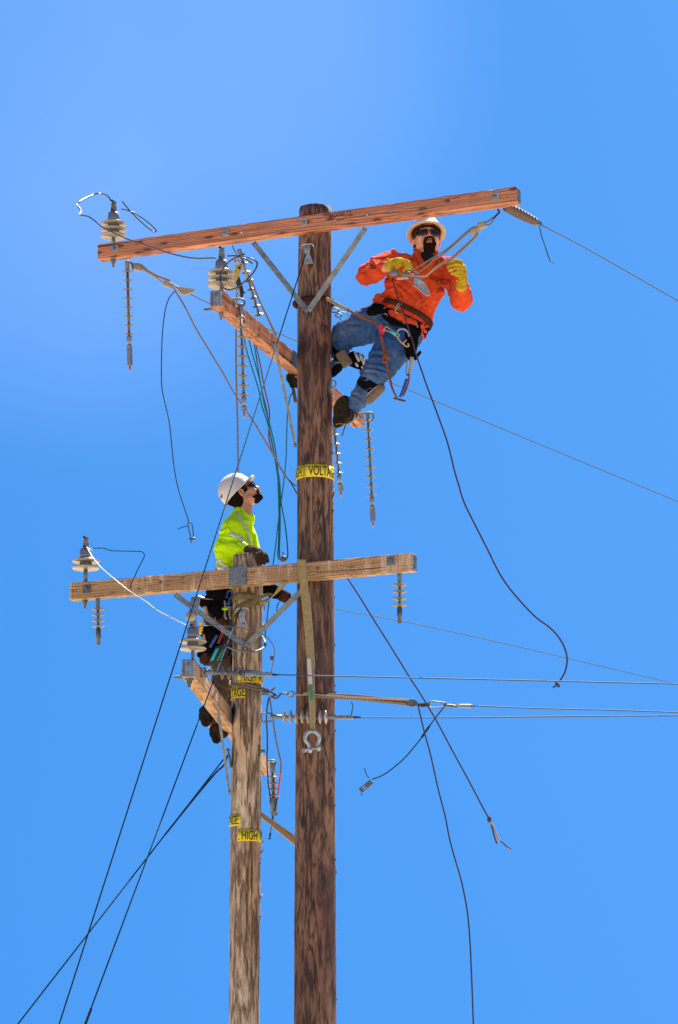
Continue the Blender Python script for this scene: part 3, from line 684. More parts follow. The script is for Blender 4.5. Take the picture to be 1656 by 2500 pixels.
# ---- guy wires
line('guy_wire', [(746, 622), (113, 2600)], (20.33, 15.6), .0046, 'cable_dark', 'longest guy wire, from the top of the dark pole down past the worker in yellow', 'guy wire', None, 4)
line('guy_wire', [(588, 1484), (171, 2600)], (20.46, 15.2), .0046, 'cable_dark', 'guy wire leaving the grey pole below its yellow strap wrap', 'guy wire', None, 4)
bm = NB(); tube(bm, PP([(222, 2464), (170, 2602)], (15.72, 15.2)), .009, 8, 4); 
solo('guy_grip', bm, 'cable_dark', 'thick preformed grip on the guy wire at the lower left edge', 'grip')
line('guy_wire', [(557, 1840), (-35, 2602)], (20.62, 17.2), .0048, 'cable_dark', 'guy wire crossing the other two, from the flank of the grey pole', 'guy wire', None, 4)
bm = NB(); tube(bm, PP([(556, 1846), (547, 1868), (526, 1888), (474, 1950), (404, 2037)], (20.55, 19.9)), .0065, 8, 4); 
solo('guy_grip', bm, 'cable_dark', 'wrapped grip doubling the guy wire beside the grey pole', 'grip')
# ---- pole brackets holding guys
def guy_bracket(x, y, Y, s, label, root_at):
    root = thing('guy_hook', P(x, y+20*s, Y), label, 'pole bracket', None)
    c = P(x, y, Y)
    bm = NB(); a = P(x-3, y-24*s, Y); b = P(x+3, y+20*s, Y)
    strip(bm, [a, (a+b)/2, b], [Vector((.026, 0, 0))*s, Vector((.018, 0, 0))*s, Vector((.033, 0, .004))*s], .012); obj('plate', bm, 'steel_bright' if s > .9 else 'galv', root, False)
    bm = NB(); tube(bm, PP([(x-17*s, y-18*s), (x-14*s, y-25*s), (x-2, y-28*s), (x+11*s, y-28*s), (x+16*s, y-22*s)], Y-.02), .006*s, 8, 5); obj('hook_arm', bm, 'steel_bright' if s > .9 else 'galv', root)
    bm = NB()
    bmesh.ops.create_icosphere(bm, subdivisions=2, radius=.017*s, matrix=Matrix.Translation(P(x-3, y-18*s, Y-.02))); obj('bolt', bm, 'galv', root)
    bm = NB(); bmesh.ops.create_icosphere(bm, subdivisions=2, radius=.015*s, matrix=Matrix.Translation(P(x+3, y+14*s, Y-.02))); obj('bolt', bm, 'galv', root)
guy_bracket(751, 624, 20.345, 1.0, 'bright T shaped hook bracket under the top crossarm on the dark pole', None)
guy_bracket(592, 1511, 20.48, .95, 'T shaped hook bracket on the grey pole below the yellow strap', None)
bm = NB(); strip(bm, PP([(556, 1829), (561, 1846), (564, 1874)], 20.58), Vector((.0, .02, 0)), .014); tube(bm, PP([(552, 1832), (556, 1828), (562, 1832)], 20.58), .006, 6, 4)
solo('guy_hook', bm, 'galv_dark', 'small dark hook bracket on the left flank of the grey pole', 'pole bracket', None, False)
bm = NB(); box(bm, P(635, 1833, 20.56), Vector((.004, .0, 0)), Vector((0, .02, 0)), Vector((0, 0, .045)), .002); tube(bm, [P(636, 1834, 20.54), P(646, 1834, 20.52)], .012, 6, 1)
solo('square_washer', bm, 'galv_dark', 'dark washer and bolt on the right flank of the grey pole', 'washer', None, False)
# right flank fittings of the dark pole, beside the climber
root = thing('eye_bolt', P(806, 950, 20.45), 'eye bolt with a square plate beside the sole of the climber\'s boot', 'eye bolt')
bm = NB(); box(bm, P(805, 945, 20.44), Vector((.015, .008, 0)), Vector((-.002, .004, 0)), Vector((0, 0, .045)), .001); obj('plate', bm, 'blue_plate', root, False)
bm = NB(); c = P(814, 937, 20.42); tube(bm, [c+Vector((.020*math.cos(a), 0, .026*math.sin(a))) for a in [i*2*math.pi/20 for i in range(20)]], .0055, 8, 1, closed=True); obj('eye', bm, 'galv', root)
bm = NB(); box(bm, P(804, 875, 20.44), Vector((.012, .006, 0)), Vector((-.002, .004, 0)), Vector((0, 0, .028)), .001); mt = Matrix.Translation(P(808, 878, 20.42)) @ Matrix.Rotation(R(60), 4, 'Y'); lathe(bm, [(.010, 0), (.010, .02)], 6, mt)
solo('square_washer', bm, 'blue_plate', 'blue washer plate on the right edge of the dark pole near the climber\'s knee', 'washer', None, False)
# chain link ring beside pole
root = thing('eye_bolt', P(822, 765, 20.5), 'linked steel eyes poking out right of the dark pole above the climber\'s thigh', 'eye bolt')
for (x, y, rx, ry) in ((818, 758, .032, .020), (827, 770, .022, .020)):
    c = P(x, y, 20.52); bm = NB(); tube(bm, [c+Vector((rx*math.cos(a), .01*math.sin(a), ry*math.sin(a))) for a in [i*2*math.pi/20 for i in range(20)]], .0050, 8, 1, closed=True); obj('ring', bm, 'galv', root)
bm = NB(); tube(bm, PP([(830, 760), (845, 764), (853, 776), (857, 790)], 20.5), .0035, 6); tube(bm, PP([(828, 775), (836, 785), (846, 792)], 20.5), .0035, 6); obj('wire_loop', bm, 'galv_dark', root)
# ---- jumper wires
jz = lambda pts: [(160+x/4.612, 440+y/4.612) for x, y in pts]
kz = lambda pts: [(460+x/4.612, 560+y/4.612) for x, y in pts]
pt = jz([(545, 295), (520, 240), (470, 175), (390, 150), (320, 160), (240, 195), (165, 238), (130, 272), (165, 320), (177, 355), (165, 390), (260, 410), (330, 455), (430, 535), (560, 600), (700, 665), (850, 715), (1000, 765), (1150, 815), (1300, 855), (1440, 880)])+kz([(0, 318), (120, 328), (310, 322)])
n0 = len(pt); Ys = [20.88]*3+[20.8]*2+[20.7, 20.6, 20.55, 20.5, 20.45, 20.4]+[20.38-(i*(20.38-19.12)/(n0-12)) for i in range(n0-11)]
line('jumper_wire', [(x, y, Y) for (x, y), Y in zip(pt, Ys)], None, .0058, 'wire_black', 'black jumper wire sweeping across the top crossarm between two insulators', 'wire')
pt = jz([(628, 326), (700, 340), (800, 385), (900, 452), (980, 520), (1022, 568), (995, 580), (920, 530), (820, 440), (740, 360), (680, 290), (640, 238)])
line('jumper_wire', pt, 20.86, .0050, 'wire_black', 'narrow black wire loop right of the top left insulator', 'wire')
pt = kz([(440, 300), (550, 298), (650, 315), (740, 345), (777, 390), (745, 470), (670, 555), (570, 640), (470, 680), (395, 655), (362, 580), (370, 490), (420, 405), (500, 335), (570, 310), (650, 335), (722, 386)])
line('jumper_wire', pt, (19.1, 18.98), .0058, 'wire_black', 'black wire curled in a round loop in front of the brace', 'wire')
jl = lambda pts: [(150+x/4.612, 1280+y/4.612) for x, y in pts]
line('jumper_wire', [(x, y, Y) for (x, y), Y in zip(jl([(275, 240), (300, 280), (350, 370), (450, 490), (600, 620), (750, 740), (850, 810), (950, 870), (1080, 970), (1250, 1060), (1410, 1140)]), [20.9, 20.87, 20.75, 20.6, 20.35, 20.2, 20.05, 19.8, 19.5, 19.1, 18.78])], None, .0040, 'wire_white', 'pale bare wire hanging down across the weathered crossarm', 'wire')
line('jumper_wire', jl([(365, 270), (480, 270), (580, 298), (870, 305), (925, 325), (932, 370), (880, 470), (830, 580), (790, 660), (780, 712)]), (20.9, 20.62), .0036, 'cable_dark', 'thin dark wire bent down over the left half of the weathered crossarm', 'wire')
line('jumper_wire', [(480, 1531), (500, 1528), (525, 1526), (563, 1530), (602, 1536), (640, 1548), (657, 1561), (669, 1581), (670, 1600), (666, 1622), (663, 1640)], (18.8, 19.5), .0036, 'wire_black', 'thin dark jumper arching in front of the grey pole below the strap wrap', 'wire')
bm = NB(); box(bm, P(664, 1607, 19.45), Vector((.013, 0, 0)), Vector((0, .01, 0)), Vector((0, 0, .014)), .002); solo('wire_connector', bm, 'galv_dark', 'small square connector on the dark jumper right of the grey pole', 'connector', None, False)
line('wire_stub', [(858, 1713), (862, 1724), (860, 1735), (858, 1747)], 20.25, .0040, 'cable_blue', 'short bent wire stub above the horizontal eight shed insulator', 'wire')
# long free conductor on the left with fork
hw = [(380+x/3.482, 660+y/3.482) for x, y in [(170, 175), (120, 230), (85, 330), (62, 500), (52, 700), (50, 850), (55, 1000), (85, 1150), (115, 1280), (130, 1400), (145, 1560), (165, 1720), (200, 1880), (265, 2080), (283, 2140)]]
root = thing('hanging_wire', P(461, 1274, 20.8), 'long slack wire hanging free at the left, forked clamp at its lower end', 'wire')
bm = NB(); tube(bm, PP(hw, 20.8), .0046, 8, 6); obj('cable', bm, 'cable_blue', root)
f_ = lambda l: [(380+x/3.482, 660+y/3.482) for x, y in l]
bm = NB(); tube(bm, PP(f_([(275, 2150), (283, 2200), (300, 2275)]), 20.8), .0045, 6); tube(bm, PP(f_([(275, 2150), (290, 2140), (308, 2155), (318, 2210), (324, 2270)]), 20.8), .0045, 6); obj('clamp_fork', bm, 'cable_blue', root)
bm = NB(); tube(bm, PP(f_([(288, 2285), (338, 2280)]), 20.8), .011, 6, 1); tube(bm, PP(f_([(300, 2285), (304, 2320)]), 20.8), .004, 6, 1); obj('clamp_bolt', bm, 'galv_dark', root)
bm = NB(); tube(bm, PP(f_([(192, 2200), (225, 2185), (278, 2172)]), 20.8), .0036, 6); obj('wire_tail', bm, 'cable_dark', root)
# free conductor lower right with wedge clamp
root = thing('hanging_wire', P(886, 1935, 20.4), 'slack wire curving down from the horizontal hoist to a slotted wedge clamp', 'wire')
cw = [(860+x/7.127, 1680+y/7.127) for x, y in [(1620, 300), (1568, 370), (1440, 530), (1350, 655), (1280, 755), (1210, 860), (1050, 1060), (900, 1230), (700, 1400), (560, 1498), (470, 1545), (350, 1585)]]
bm = NB(); tube(bm, PP(cw, (20.4, 20.35)), .0046, 8, 6); obj('cable', bm, 'cable_dark', root)
bm = NB(); tube(bm, PP(cw[3:6], 20.39), .0085, 8, 6); obj('splice_sleeve', bm, 'cable_dark', root)
q1, q2 = P(907, 1909, 20.34), P(880, 1931, 20.34); dd = (q2-q1); up = Vector((.5, 0, .62)).normalized()
nrm = dd.cross(up).normalized(); perp = nrm.cross(dd).normalized()
bm = NB(); box(bm, q1.lerp(q2, .25), dd*.27, nrm*.010, perp*.020, .003)
for s in (-1, 0, 1): box(bm, q1.lerp(q2, .66)+perp*.016*s, dd*.16, nrm*.008, perp*.004, .001)
box(bm, q1.lerp(q2, .90), dd*.10, nrm*.010, perp*.020, .003); obj('wedge_clamp', bm, 'galv_dark', root, False)
bm = NB(); tube(bm, PP([(901, 1900), (894, 1888), (890, 1875)], 20.34), .0042, 6); obj('wire_tail', bm, 'cable_blue', root)
bm = NB(); tube(bm, PP([(884, 1936), (881, 1942)], 20.34), .004, 6, 1); obj('pin', bm, 'galv_dark', root)
# ================================================================== ropes
c6 = lambda l: [(440+x/4.612, 860+y/4.612) for x, y in l]
c1 = lambda l: [(480+x/6.03, 1120+y/6.03) for x, y in l]
line('hand_rope', [(423, 700), (438, 726), (455, 755), (478, 800), (500, 837), (514, 860), (545, 911), (574, 962), (603, 1004), (635, 1055), (670, 1114), (687, 1146), (705, 1172), (724, 1187)], (20.8, 20.55), .0062, 'rope_tan', 'tan rope slanting from the left hoist down to the dark pole', 'rope', None, 4)
line('hand_rope', [(706, 1172), (714, 1184), (722, 1199), (730, 1212)], 20.55, .0048, 'rope_dark', 'short dark strand splitting from the slanting tan rope at the pole', 'rope')
line('hand_rope', c6([(640, -700), (632, -300), (630, 0), (635, 400), (648, 800), (652, 1150), (655, 1420)]), 20.95, .0068, 'rope_tan', 'vertical rope dropping behind the yellow worker\'s hard hat', 'rope', None, 4)
line('hand_rope', [(588, 640), (600, 660), (616, 690), (633, 733), (655, 779), (675, 822), (688, 850)], (20.42, 20.75), .0082, 'rope_tan', 'tan rope from the yellow grip down behind the perpendicular crossarm', 'rope', None, 4)
GT = 'hoist lines hanging to the teal pulley'
line('hoist_line', [(594, 810)]+c6([(755, 0), (880, 400), (920, 600), (1000, 850), (1070, 1200), (1110, 1480)])+c1([(1200, 300), (1210, 600), (1215, 900), (1210, 1200), (1200, 1430), (1235, 1490)]), 20.78, .0052, 'rope_teal', 'leftmost teal line of the hoist bundle ending at the pulley', 'rope', GT, 6)
line('hoist_line', [(604, 812)]+c6([(810, 0), (900, 330), (950, 600), (1020, 850), (1070, 1080), (1110, 1400)])+c1([(1215, 250), (1225, 500), (1232, 800), (1230, 1100), (1222, 1300), (1225, 1450)]), 20.80, .0048, 'rope_teal', 'second teal line of the bundle, twined with the tan one', 'rope', GT, 6)
line('hoist_line', [(617, 812)]+c6([(850, 0), (915, 400), (975, 650), (1010, 900), (1060, 1150), (1120, 1480)])+c1([(1225, 350), (1245, 620), (1270, 780), (1310, 1000), (1340, 1300), (1342, 1440), (1310, 1500)]), 20.76, .0052, 'rope_teal', 'teal line that turns down the right side of the pulley', 'rope', GT, 6)
line('hoist_line', [(620, 812)]+c6([(872, 0), (905, 150), (950, 400), (1000, 620), (1005, 750), (998, 900), (1010, 1020), (1060, 1180), (1110, 1250)]), 20.82, .0052, 'rope_orange', 'rust coloured rope twisted into the teal bundle behind the crossarm', 'rope', GT, 6)
line('hoist_line', [(709, 966), (702, 1010), (700, 1080)]+c1([(1318, 0), (1290, 300), (1268, 480), (1235, 700), (1212, 870), (1170, 1250), (1130, 1545)])+[(662, 1410), (658, 1460), (650, 1530), (645, 1580)], (20.72, 20.9), .0046, 'rope_teal', 'single dark teal line crossing the bundle and passing behind the weathered crossarm', 'rope', GT, 6)
line('pole_strap_tail', [(709, 966), (713, 962), (716, 956), (718, 950)], 20.7, .005, 'rope_dark', 'short dark strap tail at the toe of the climber\'s hidden boot', 'strap')
root = thing('pulley_block', P(692, 1374, 20.78), 'small teal grey pulley block resting in the loop of the hoist lines', 'pulley')
bm = NB(); mt = Matrix.Translation(P(692, 1365, 20.78)) @ Matrix.Rotation(R(90), 4, 'X'); lathe(bm, [(.014, -.015), (.024, -.012), (.024, .012), (.014, .015)], 20, mt); obj('cheek', bm, 'polymer_tan', root)
bm = NB(); lathe(bm, [(.005, 0), (.005, .03), (.008, .032), (.008, .038)], 8, Matrix.Translation(P(692, 1359, 20.78))); obj('swivel', bm, 'galv', root)
line('hand_line', [(958, 679, 20.0), (970, 720, 20.0), (989, 776, 20.0), (1008, 835, 20.02), (1018, 870, 20.05), (1040, 935, 20.1), (1062, 994, 20.1), (1092, 1078, 20.1), (1109, 1146, 20.1), (1119, 1180, 20.1), (1134, 1228, 20.1), (1167, 1295, 20.1), (1193, 1346, 20.1), (1215, 1391, 20.1), (1241, 1432, 20.1), (1278, 1476, 20.1), (1311, 1509, 20.1), (1341, 1531, 20.1), (1363, 1554, 20.1), (1378, 1580, 20.1), (1385, 1609, 20.1), (1380, 1639, 20.1), (1367, 1663, 20.1)], None, .0060, 'rope_brown', 'long purplish rope curving from the climber\'s hands to a knotted end at right', 'rope', None, 6)
bm = NB()
for (x, y, r_) in ((1361, 1671, .014), (1364, 1675, .012), (1358, 1668, .010)): bmesh.ops.create_icosphere(bm, subdivisions=2, radius=r_, matrix=Matrix.Translation(P(x, y, 20.1)))
tube(bm, PP([(1360, 1672), (1350, 1679)], 20.1), .006, 6, 1); solo('rope_knot', bm, 'rope_brown', 'knot at the free end of the long purplish rope', 'knot')
line('hand_rope', [(849, 1412), (880, 1460), (909, 1507), (960, 1588), (1003, 1658), (1019, 1682), (1061, 1751), (1104, 1831), (1147, 1910), (1180, 1973), (1194, 1998)], (20.35, 20.1), .0056, 'rope_dark', 'straight dark rope slanting from under the weathered crossarm to a frayed end', 'rope', None, 4)
root = thing('rope_tail', P(1195, 2000, 20.1), 'knot and two frayed tails ending the slanting dark rope', 'rope end')
bm = NB(); bmesh.ops.create_icosphere(bm, subdivisions=2, radius=.016, matrix=Matrix.Translation(P(1195, 2001, 20.1)) @ Matrix.Diagonal((1, 1, 1.5, 1))); obj('knot', bm, 'rope_brown', root)
bm = NB(); tube(bm, PP([(1196, 2006), (1205, 2017), (1210, 2032), (1216, 2046), (1222, 2054)], 20.1), .0075, 8, 5); obj('pale_tail', bm, 'rope_white', root)
bm = NB(); tube(bm, PP([(1222, 2054), (1230, 2060), (1238, 2068)], 20.1), .0045, 8, 5); obj('dark_tail', bm, 'rope_dark', root)
bm = NB(); tube(bm, PP([(1199, 2010), (1204, 2030), (1209, 2048), (1214, 2060)], 20.1), .0055, 8, 5); obj('short_tail', bm, 'rope_dark', root)
bm = NB()
for i in range(9): tube(bm, PP([(1236, 2066), (1243+random.uniform(-1, 4), 2072+random.uniform(-3, 3)), (1248+random.uniform(-2, 5), 2076+random.uniform(-5, 4))], 20.1), .0022, 5, 3)
obj('frayed_tip', bm, 'rope_white', root)
line('hand_line', [(1021, 1722), (1036, 1786), (1052, 1845), (1069, 1922), (1087, 1992), (1097, 2044), (1109, 2090), (1130, 2165), (1146, 2271), (1156, 2500), (1158, 2600)], (20.35, 20.0), .0058, 'rope_dark', 'dark rope falling from the horizontal hoist past the bottom edge', 'rope', None, 4)
# ---- block and tackle hoists
def grip(name, label, A, B, C_, Y, mats=('rope_white', 'cream')):
    pass
root = thing('rope_hoist', P(330, 650, 20.85), 'pale rope hoist slanting from under the top crossarm to a wire grip at the left', 'hoist')
js = lambda l: jz(l)
for o in (0, 4, -4): bm = NB(); tube(bm, PP(js([(735, 925+o), (770, 950+o), (830, 985+o*2), (900, 1010+o*3), (1000, 1075+o*2), (1100, 1150+o), (1180, 1185)]), 20.85), .0055, 8, 5); obj('rope_strand', bm, 'rope_white', root)
bm = NB(); tube(bm, PP(js([(790, 945), (850, 955), (930, 1020), (1040, 1080), (1180, 1130)]), 20.83), .0085, 8, 5); obj('top_strand', bm, 'rope_tan', root)
bm = NB(); box(bm, P(*js([(800, 980)])[0], 20.84), Vector((.035, 0, -.015)), Vector((0, .016, 0)), Vector((.007, 0, .022)), .006); obj('upper_block', bm, 'cream', root)
bm = NB(); box(bm, P(*js([(1155, 1175)])[0], 20.84), Vector((.035, 0, -.015)), Vector((0, .016, 0)), Vector((.007, 0, .020)), .006); obj('lower_block', bm, 'cream', root)
bm = NB(); tube(bm, PP(js([(690, 910), (740, 940), (760, 985), (755, 1015)]), 20.82), .0055, 8, 5); obj('hook', bm, 'galv_dark', root); bm = NB(); tube(bm, PP(js([(1190, 1160), (1240, 1190), (1290, 1215)]), 20.84), .006, 8, 5); obj('hook', bm, 'galv_dark', root)
bm = NB(); g0, g1, g2, g3 = [P(*p, 20.84) for p in js([(1245, 1215), (1470, 1235), (1440, 1262), (1340, 1298)])]
off = Vector((0, .012, 0))
ring = [g0, P(*js([(1280, 1205)])[0], 20.84), P(*js([(1400, 1222)])[0], 20.84), g1, g2, P(*js([(1390, 1275)])[0], 20.84), g3, P(*js([(1290, 1265)])[0], 20.84)]
fa = [bm.verts.new(v-off) for v in ring]; fb = [bm.verts.new(v+off) for v in ring]
bm.faces.new(fa); bm.faces.new(list(reversed(fb)))
for i in range(8): bm.faces.new((fa[i], fb[i], fb[(i+1) % 8], fa[(i+1) % 8]))
bmesh.ops.recalc_face_normals(bm, faces=bm.faces[:]); bmesh.ops.bevel(bm, geom=bm.edges[:], offset=.003, segments=2, affect='EDGES')
obj('wire_grip', bm, 'cream', root, False)
line('wire_tail', [(430, 701), (438, 707), (460, 714)], 20.85, .0045, 'cable_blue', 'wire end held in the pale grip at the left', 'wire')
# second, yellow gripped hoist behind the mid insulator
root = thing('rope_hoist', P(577, 640, 20.45), 'hoist with a yellow painted grip hanging under the middle of the top crossarm', 'hoist')
cz = lambda l: [(560+x/7.84, 580+y/7.84) for x, y in l]
bm = NB(); tube(bm, PP(cz([(60, 150), (90, 230), (150, 320)]), 20.4), .0060, 8, 5); obj('hook', bm, 'rope_tan' , root)
bm = NB(); tube(bm, PP(cz([(100, 460), (160, 430), (200, 470), (260, 520), (300, 640), (345, 760)]), 20.42), .0085, 8, 5); tube(bm, PP(cz([(110, 490), (90, 440), (140, 420), (180, 450)]), 20.40), .0065, 8, 5); obj('rope_fall', bm, 'rope_white', root)
bm = NB(); ring = [P(*p, 20.43) for p in cz([(95, 540), (150, 520), (235, 540), (245, 600), (215, 640), (175, 760), (120, 900), (80, 960), (100, 780), (130, 640)])]
off = Vector((0, .010, 0)); fa = [bm.verts.new(v-off) for v in ring]; fb = [bm.verts.new(v+off) for v in ring]; nn_ = len(ring)
bm.faces.new(fa); bm.faces.new(list(reversed(fb)))
for i in range(nn_): bm.faces.new((fa[i], fb[i], fb[(i+1) % nn_], fa[(i+1) % nn_]))
bmesh.ops.recalc_face_normals(bm, faces=bm.faces[:]); obj('yellow_grip', bm, 'yellow_clamp', root, False)
bm = NB(); bmesh.ops.create_icosphere(bm, subdivisions=2, radius=.012, matrix=Matrix.Translation(P(*cz([(195, 580)])[0], 20.415))); obj('grip_hole', bm, 'black', root)
bm = NB(); tube(bm, PP(cz([(120, 640), (150, 760), (190, 900), (215, 960), (240, 1060), (235, 1150)]), 20.45), .018, 8, 4, rs=[.014, .020, .020, .016, .010]); obj('chain_cover', bm, 'canvas', root)
bm = NB(); tube(bm, PP(cz([(130, 1020), (160, 1000), (195, 985)]), 20.40), .012, 8, 4); tube(bm, PP(cz([(130, 1050), (190, 1110), (220, 1160)]), 20.42), .006, 6, 4); obj('snap', bm, 'porcelain', root)
bm = NB(); tube(bm, PP(cz([(240, 1020), (285, 1040), (260, 1055), (320, 1060)]), 20.42), .004, 6, 4); obj('wire_hook', bm, 'cable_dark', root)
# horizontal hoist
root = thing('rope_hoist', P(700, 1700, 20.35), 'horizontal rope hoist stretched in front of the dark pole to a long wire grip', 'hoist')
ch = lambda l: [(620+x/5.6, 1660+y/5.6) for x, y in l]
bm = NB(); tube(bm, PP(ch([(225, 215), (270, 245), (310, 250), (350, 215), (375, 190), (480, 190)]), 20.42), .0070, 8, 5); obj('hook', bm, 'galv_dark', root)
bm = NB(); c_ = P(*ch([(508, 192)])[0], 20.40); tube(bm, [c_+Vector((.026*math.cos(a), 0, .020*math.sin(a))) for a in [i*2*math.pi/16 for i in range(16)]], .005, 8, 1, closed=True); obj('chain_link', bm, 'galv', root)
bm = NB(); tube(bm, PP(ch([(530, 195), (680, 205), (740, 205)]), 20.38), .0070, 8, 3); box(bm, P(*ch([(715, 190)])[0], 20.37), Vector((.022, 0, 0)), Vector((0, .01, 0)), Vector((0, 0, .012)), .003); obj('fixed_block', bm, 'cream', root)
cm = lambda l: [(860+x/7.127, 1680+y/7.127) for x, y in l]
for k_, (y0, y1) in enumerate(((1694, 1709.5), (1697, 1714), (1699.5, 1719), (1701, 1722))):
    bm = NB(); tube(bm, PP([(760, y0), (860, y0+3.5+k_*.5), (940, (y0+y1)/2+3), (1012, y1)], 20.34+.01*(k_ % 2)), .0072, 8, 4); obj('rope_strand', bm, 'rope_tan', root)
bm = NB(); tube(bm, PP([(760, 1694.5), (860, 1702), (1000, 1709)], 20.32), .006, 8, 4); obj('top_strand', bm, 'rope_white', root)
bm = NB(); ring = [P(*p, 20.34) for p in cm([(920, 220), (1080, 205), (1140, 240), (1150, 305), (1050, 330), (940, 300)])]
off = Vector((0, .014, 0)); fa = [bm.verts.new(v-off) for v in ring]; fb = [bm.verts.new(v+off) for v in ring]; nn_ = len(ring)
bm.faces.new(fa); bm.faces.new(list(reversed(fb)))
for i in range(nn_): bm.faces.new((fa[i], fb[i], fb[(i+1) % nn_], fa[(i+1) % nn_]))
bmesh.ops.recalc_face_normals(bm, faces=bm.faces[:]); bmesh.ops.bevel(bm, geom=bm.edges[:], offset=.003, segments=2, affect='EDGES'); obj('moving_block', bm, 'galv_dark', root, False)
bm = NB(); tube(bm, PP(cm([(1150, 290), (1240, 285), (1350, 285)]), 20.34), .011, 8, 4); tube(bm, PP(cm([(1195, 325), (1300, 312)]), 20.33), .004, 6, 2); obj('swivel_hook', bm, 'canvas', root)
c4 = lambda l: [(1000+x/5.774, 1680+y/5.774) for x, y in l]
bm = NB(); tube(bm, PP(c4([(530, 212), (400, 195), (310, 185), (270, 205), (262, 240), (290, 275), (400, 275), (500, 265)]), 20.36), .0058, 8, 4); obj('bail', bm, 'galv', root)
bm = NB(); tube(bm, PP(c4([(480, 245), (560, 245), (680, 262)]), 20.36), .010, 8, 3, rs=[.012, .010, .012, .008]); obj('grip_jaw', bm, 'galv_dark', root)
bm = NB(); tube(bm, PP(c4([(670, 240), (780, 238), (880, 242)]), 20.35), .0070, 8, 3); obj('grip_bar', bm, 'wire_white', root); bm = NB(); tube(bm, PP(c4([(670, 262), (780, 266), (880, 270)]), 20.35), .0070, 8, 3); obj('grip_bar', bm, 'wire_white', root)
bm = NB(); tube(bm, PP(c4([(870, 240), (885, 255), (875, 275)]), 20.35), .0090, 8, 3); obj('grip_end', bm, 'galv', root)
# ---- hoist the climber holds
root = thing('rope_hoist', P(1190, 545, 19.95), 'rope hoist slung from the right of the top crossarm to the climber\'s gloves', 'hoist')
cA = lambda l: [(1000+x/4.355, 430+y/4.355) for x, y in l]
cB = lambda l: [(930+x/9.8, 600+y/9.8) for x, y in l]
bm = NB(); tube(bm, PP(cA([(940, 350), (955, 385), (930, 410), (895, 450)]), 19.75), .0075, 8, 5); obj('hook', bm, 'leather', root)
bm = NB(); tube(bm, PP(cA([(880, 440), (895, 465), (870, 500), (850, 515), (815, 522), (805, 500), (850, 475), (880, 445)]), 19.77), .0060, 8, 5); obj('chain_link', bm, 'galv', root)
bm = NB(); tube(bm, PP(cA([(725, 502), (800, 492), (860, 468)]), 19.78), .0050, 8, 3); box(bm, P(*cA([(770, 525)])[0], 19.78), Vector((.030, 0, .014)), Vector((0, .014, 0)), Vector((-.008, 0, .022)), .006); obj('upper_block', bm, 'cream', root)
bm = NB(); box(bm, P(*cA([(700, 580)])[0], 19.79), Vector((.034, 0, .014)), Vector((0, .012, 0)), Vector((-.008, 0, .022)), .008); obj('sheave_cover', bm, 'cream', root)
b0_ = 19.80
def rp(l, Y0, Y1, r_, nm, mt='rope_tan'):
    bm = NB(); tube(bm, PP(l, (Y0, Y1)), r_*.85, 8, 6); obj(nm, bm, mt, root)
rp(cA([(740, 535), (680, 545), (610, 590), (500, 690), (380, 790), (280, 850)])+cB([(880, 510), (780, 560), (620, 620), (480, 680), (400, 700)]), 19.78, 19.97, .0075, 'rope_strand')
rp(cA([(735, 545), (690, 555), (620, 602), (510, 700), (390, 805), (300, 868)])+cB([(1250, 340), (1100, 500), (900, 640), (760, 715), (640, 745), (420, 775)]), 19.79, 19.96, .0075, 'rope_strand')
rp(cA([(730, 600), (700, 650), (620, 730), (520, 820), (430, 900)])+cB([(1500, 420), (1300, 560), (1120, 690), (980, 760), (850, 850), (740, 860), (620, 800)]), 19.78, 19.95, .0080, 'rope_strand')
rp(cA([(720, 595), (690, 640), (610, 718), (505, 810), (420, 885)])+cB([(1470, 410), (1250, 570), (1100, 715), (1000, 735), (800, 722), (640, 700), (500, 690)]), 19.80, 19.94, .0070, 'rope_strand', 'rope_white')
rp(cB([(380, 770), (450, 780), (560, 765), (660, 765)]), 19.93, 19.93, .015, 'spliced_eye', 'rope_white')
bm = NB(); box(bm, P(963, 667, 19.97), Vector((.026, 0, .006)), Vector((0, .018, 0)), Vector((-.008, 0, .020)), .007); obj('lower_block', bm, 'clamp_grey', root)
bm = NB(); tube(bm, PP(cB([(215, 700), (240, 640), (300, 600)]), 19.96), .009, 8, 4); obj('block_hook', bm, 'clamp_grey', root)
# shiny cam grip in his hand
root = thing('cam_grip', P(1040, 718, 19.92), 'bright metal wire grip dangling in front of the orange shirt', 'grip')
ring = [P(*p, 19.92) for p in cB([(800, 770), (880, 770), (950, 820), (1030, 890), (1080, 1010), (1175, 1165), (1110, 1190), (1000, 1120), (890, 1010), (860, 930), (790, 900)])]
bm = NB(); off = Vector((0, .010, 0)); fa = [bm.verts.new(v-off) for v in ring]; fb = [bm.verts.new(v+off) for v in ring]; nn_ = len(ring)
bm.faces.new(fa); bm.faces.new(list(reversed(fb)))
for i in range(nn_): bm.faces.new((fa[i], fb[i], fb[(i+1) % nn_], fa[(i+1) % nn_]))
bmesh.ops.recalc_face_normals(bm, faces=bm.faces[:]); bmesh.ops.bevel(bm, geom=bm.edges[:], offset=.002, segments=2, affect='EDGES'); obj('jaw_plate', bm, 'blue_plate', root, False)
bm = NB(); tube(bm, PP(cB([(770, 930), (900, 1020), (1000, 1110), (1100, 1190), (1165, 1175)]), 19.905), .0065, 8, 4); obj('lower_rail', bm, 'porcelain', root)
bm = NB(); tube(bm, PP(cB([(1165, 1175), (1140, 1090), (1060, 940), (1010, 880)]), 19.905), .0055, 8, 4); obj('upper_rail', bm, 'porcelain', root)
bm = NB(); tube(bm, PP(cB([(770, 570), (840, 640), (900, 690), (890, 740)]), 19.93), .0055, 8, 4); obj('bail', bm, 'clamp_grey', root); bm = NB(); tube(bm, PP(cB([(660, 630), (740, 680), (800, 720), (820, 790)]), 19.93), .0055, 8, 4); obj('bail', bm, 'clamp_grey', root)
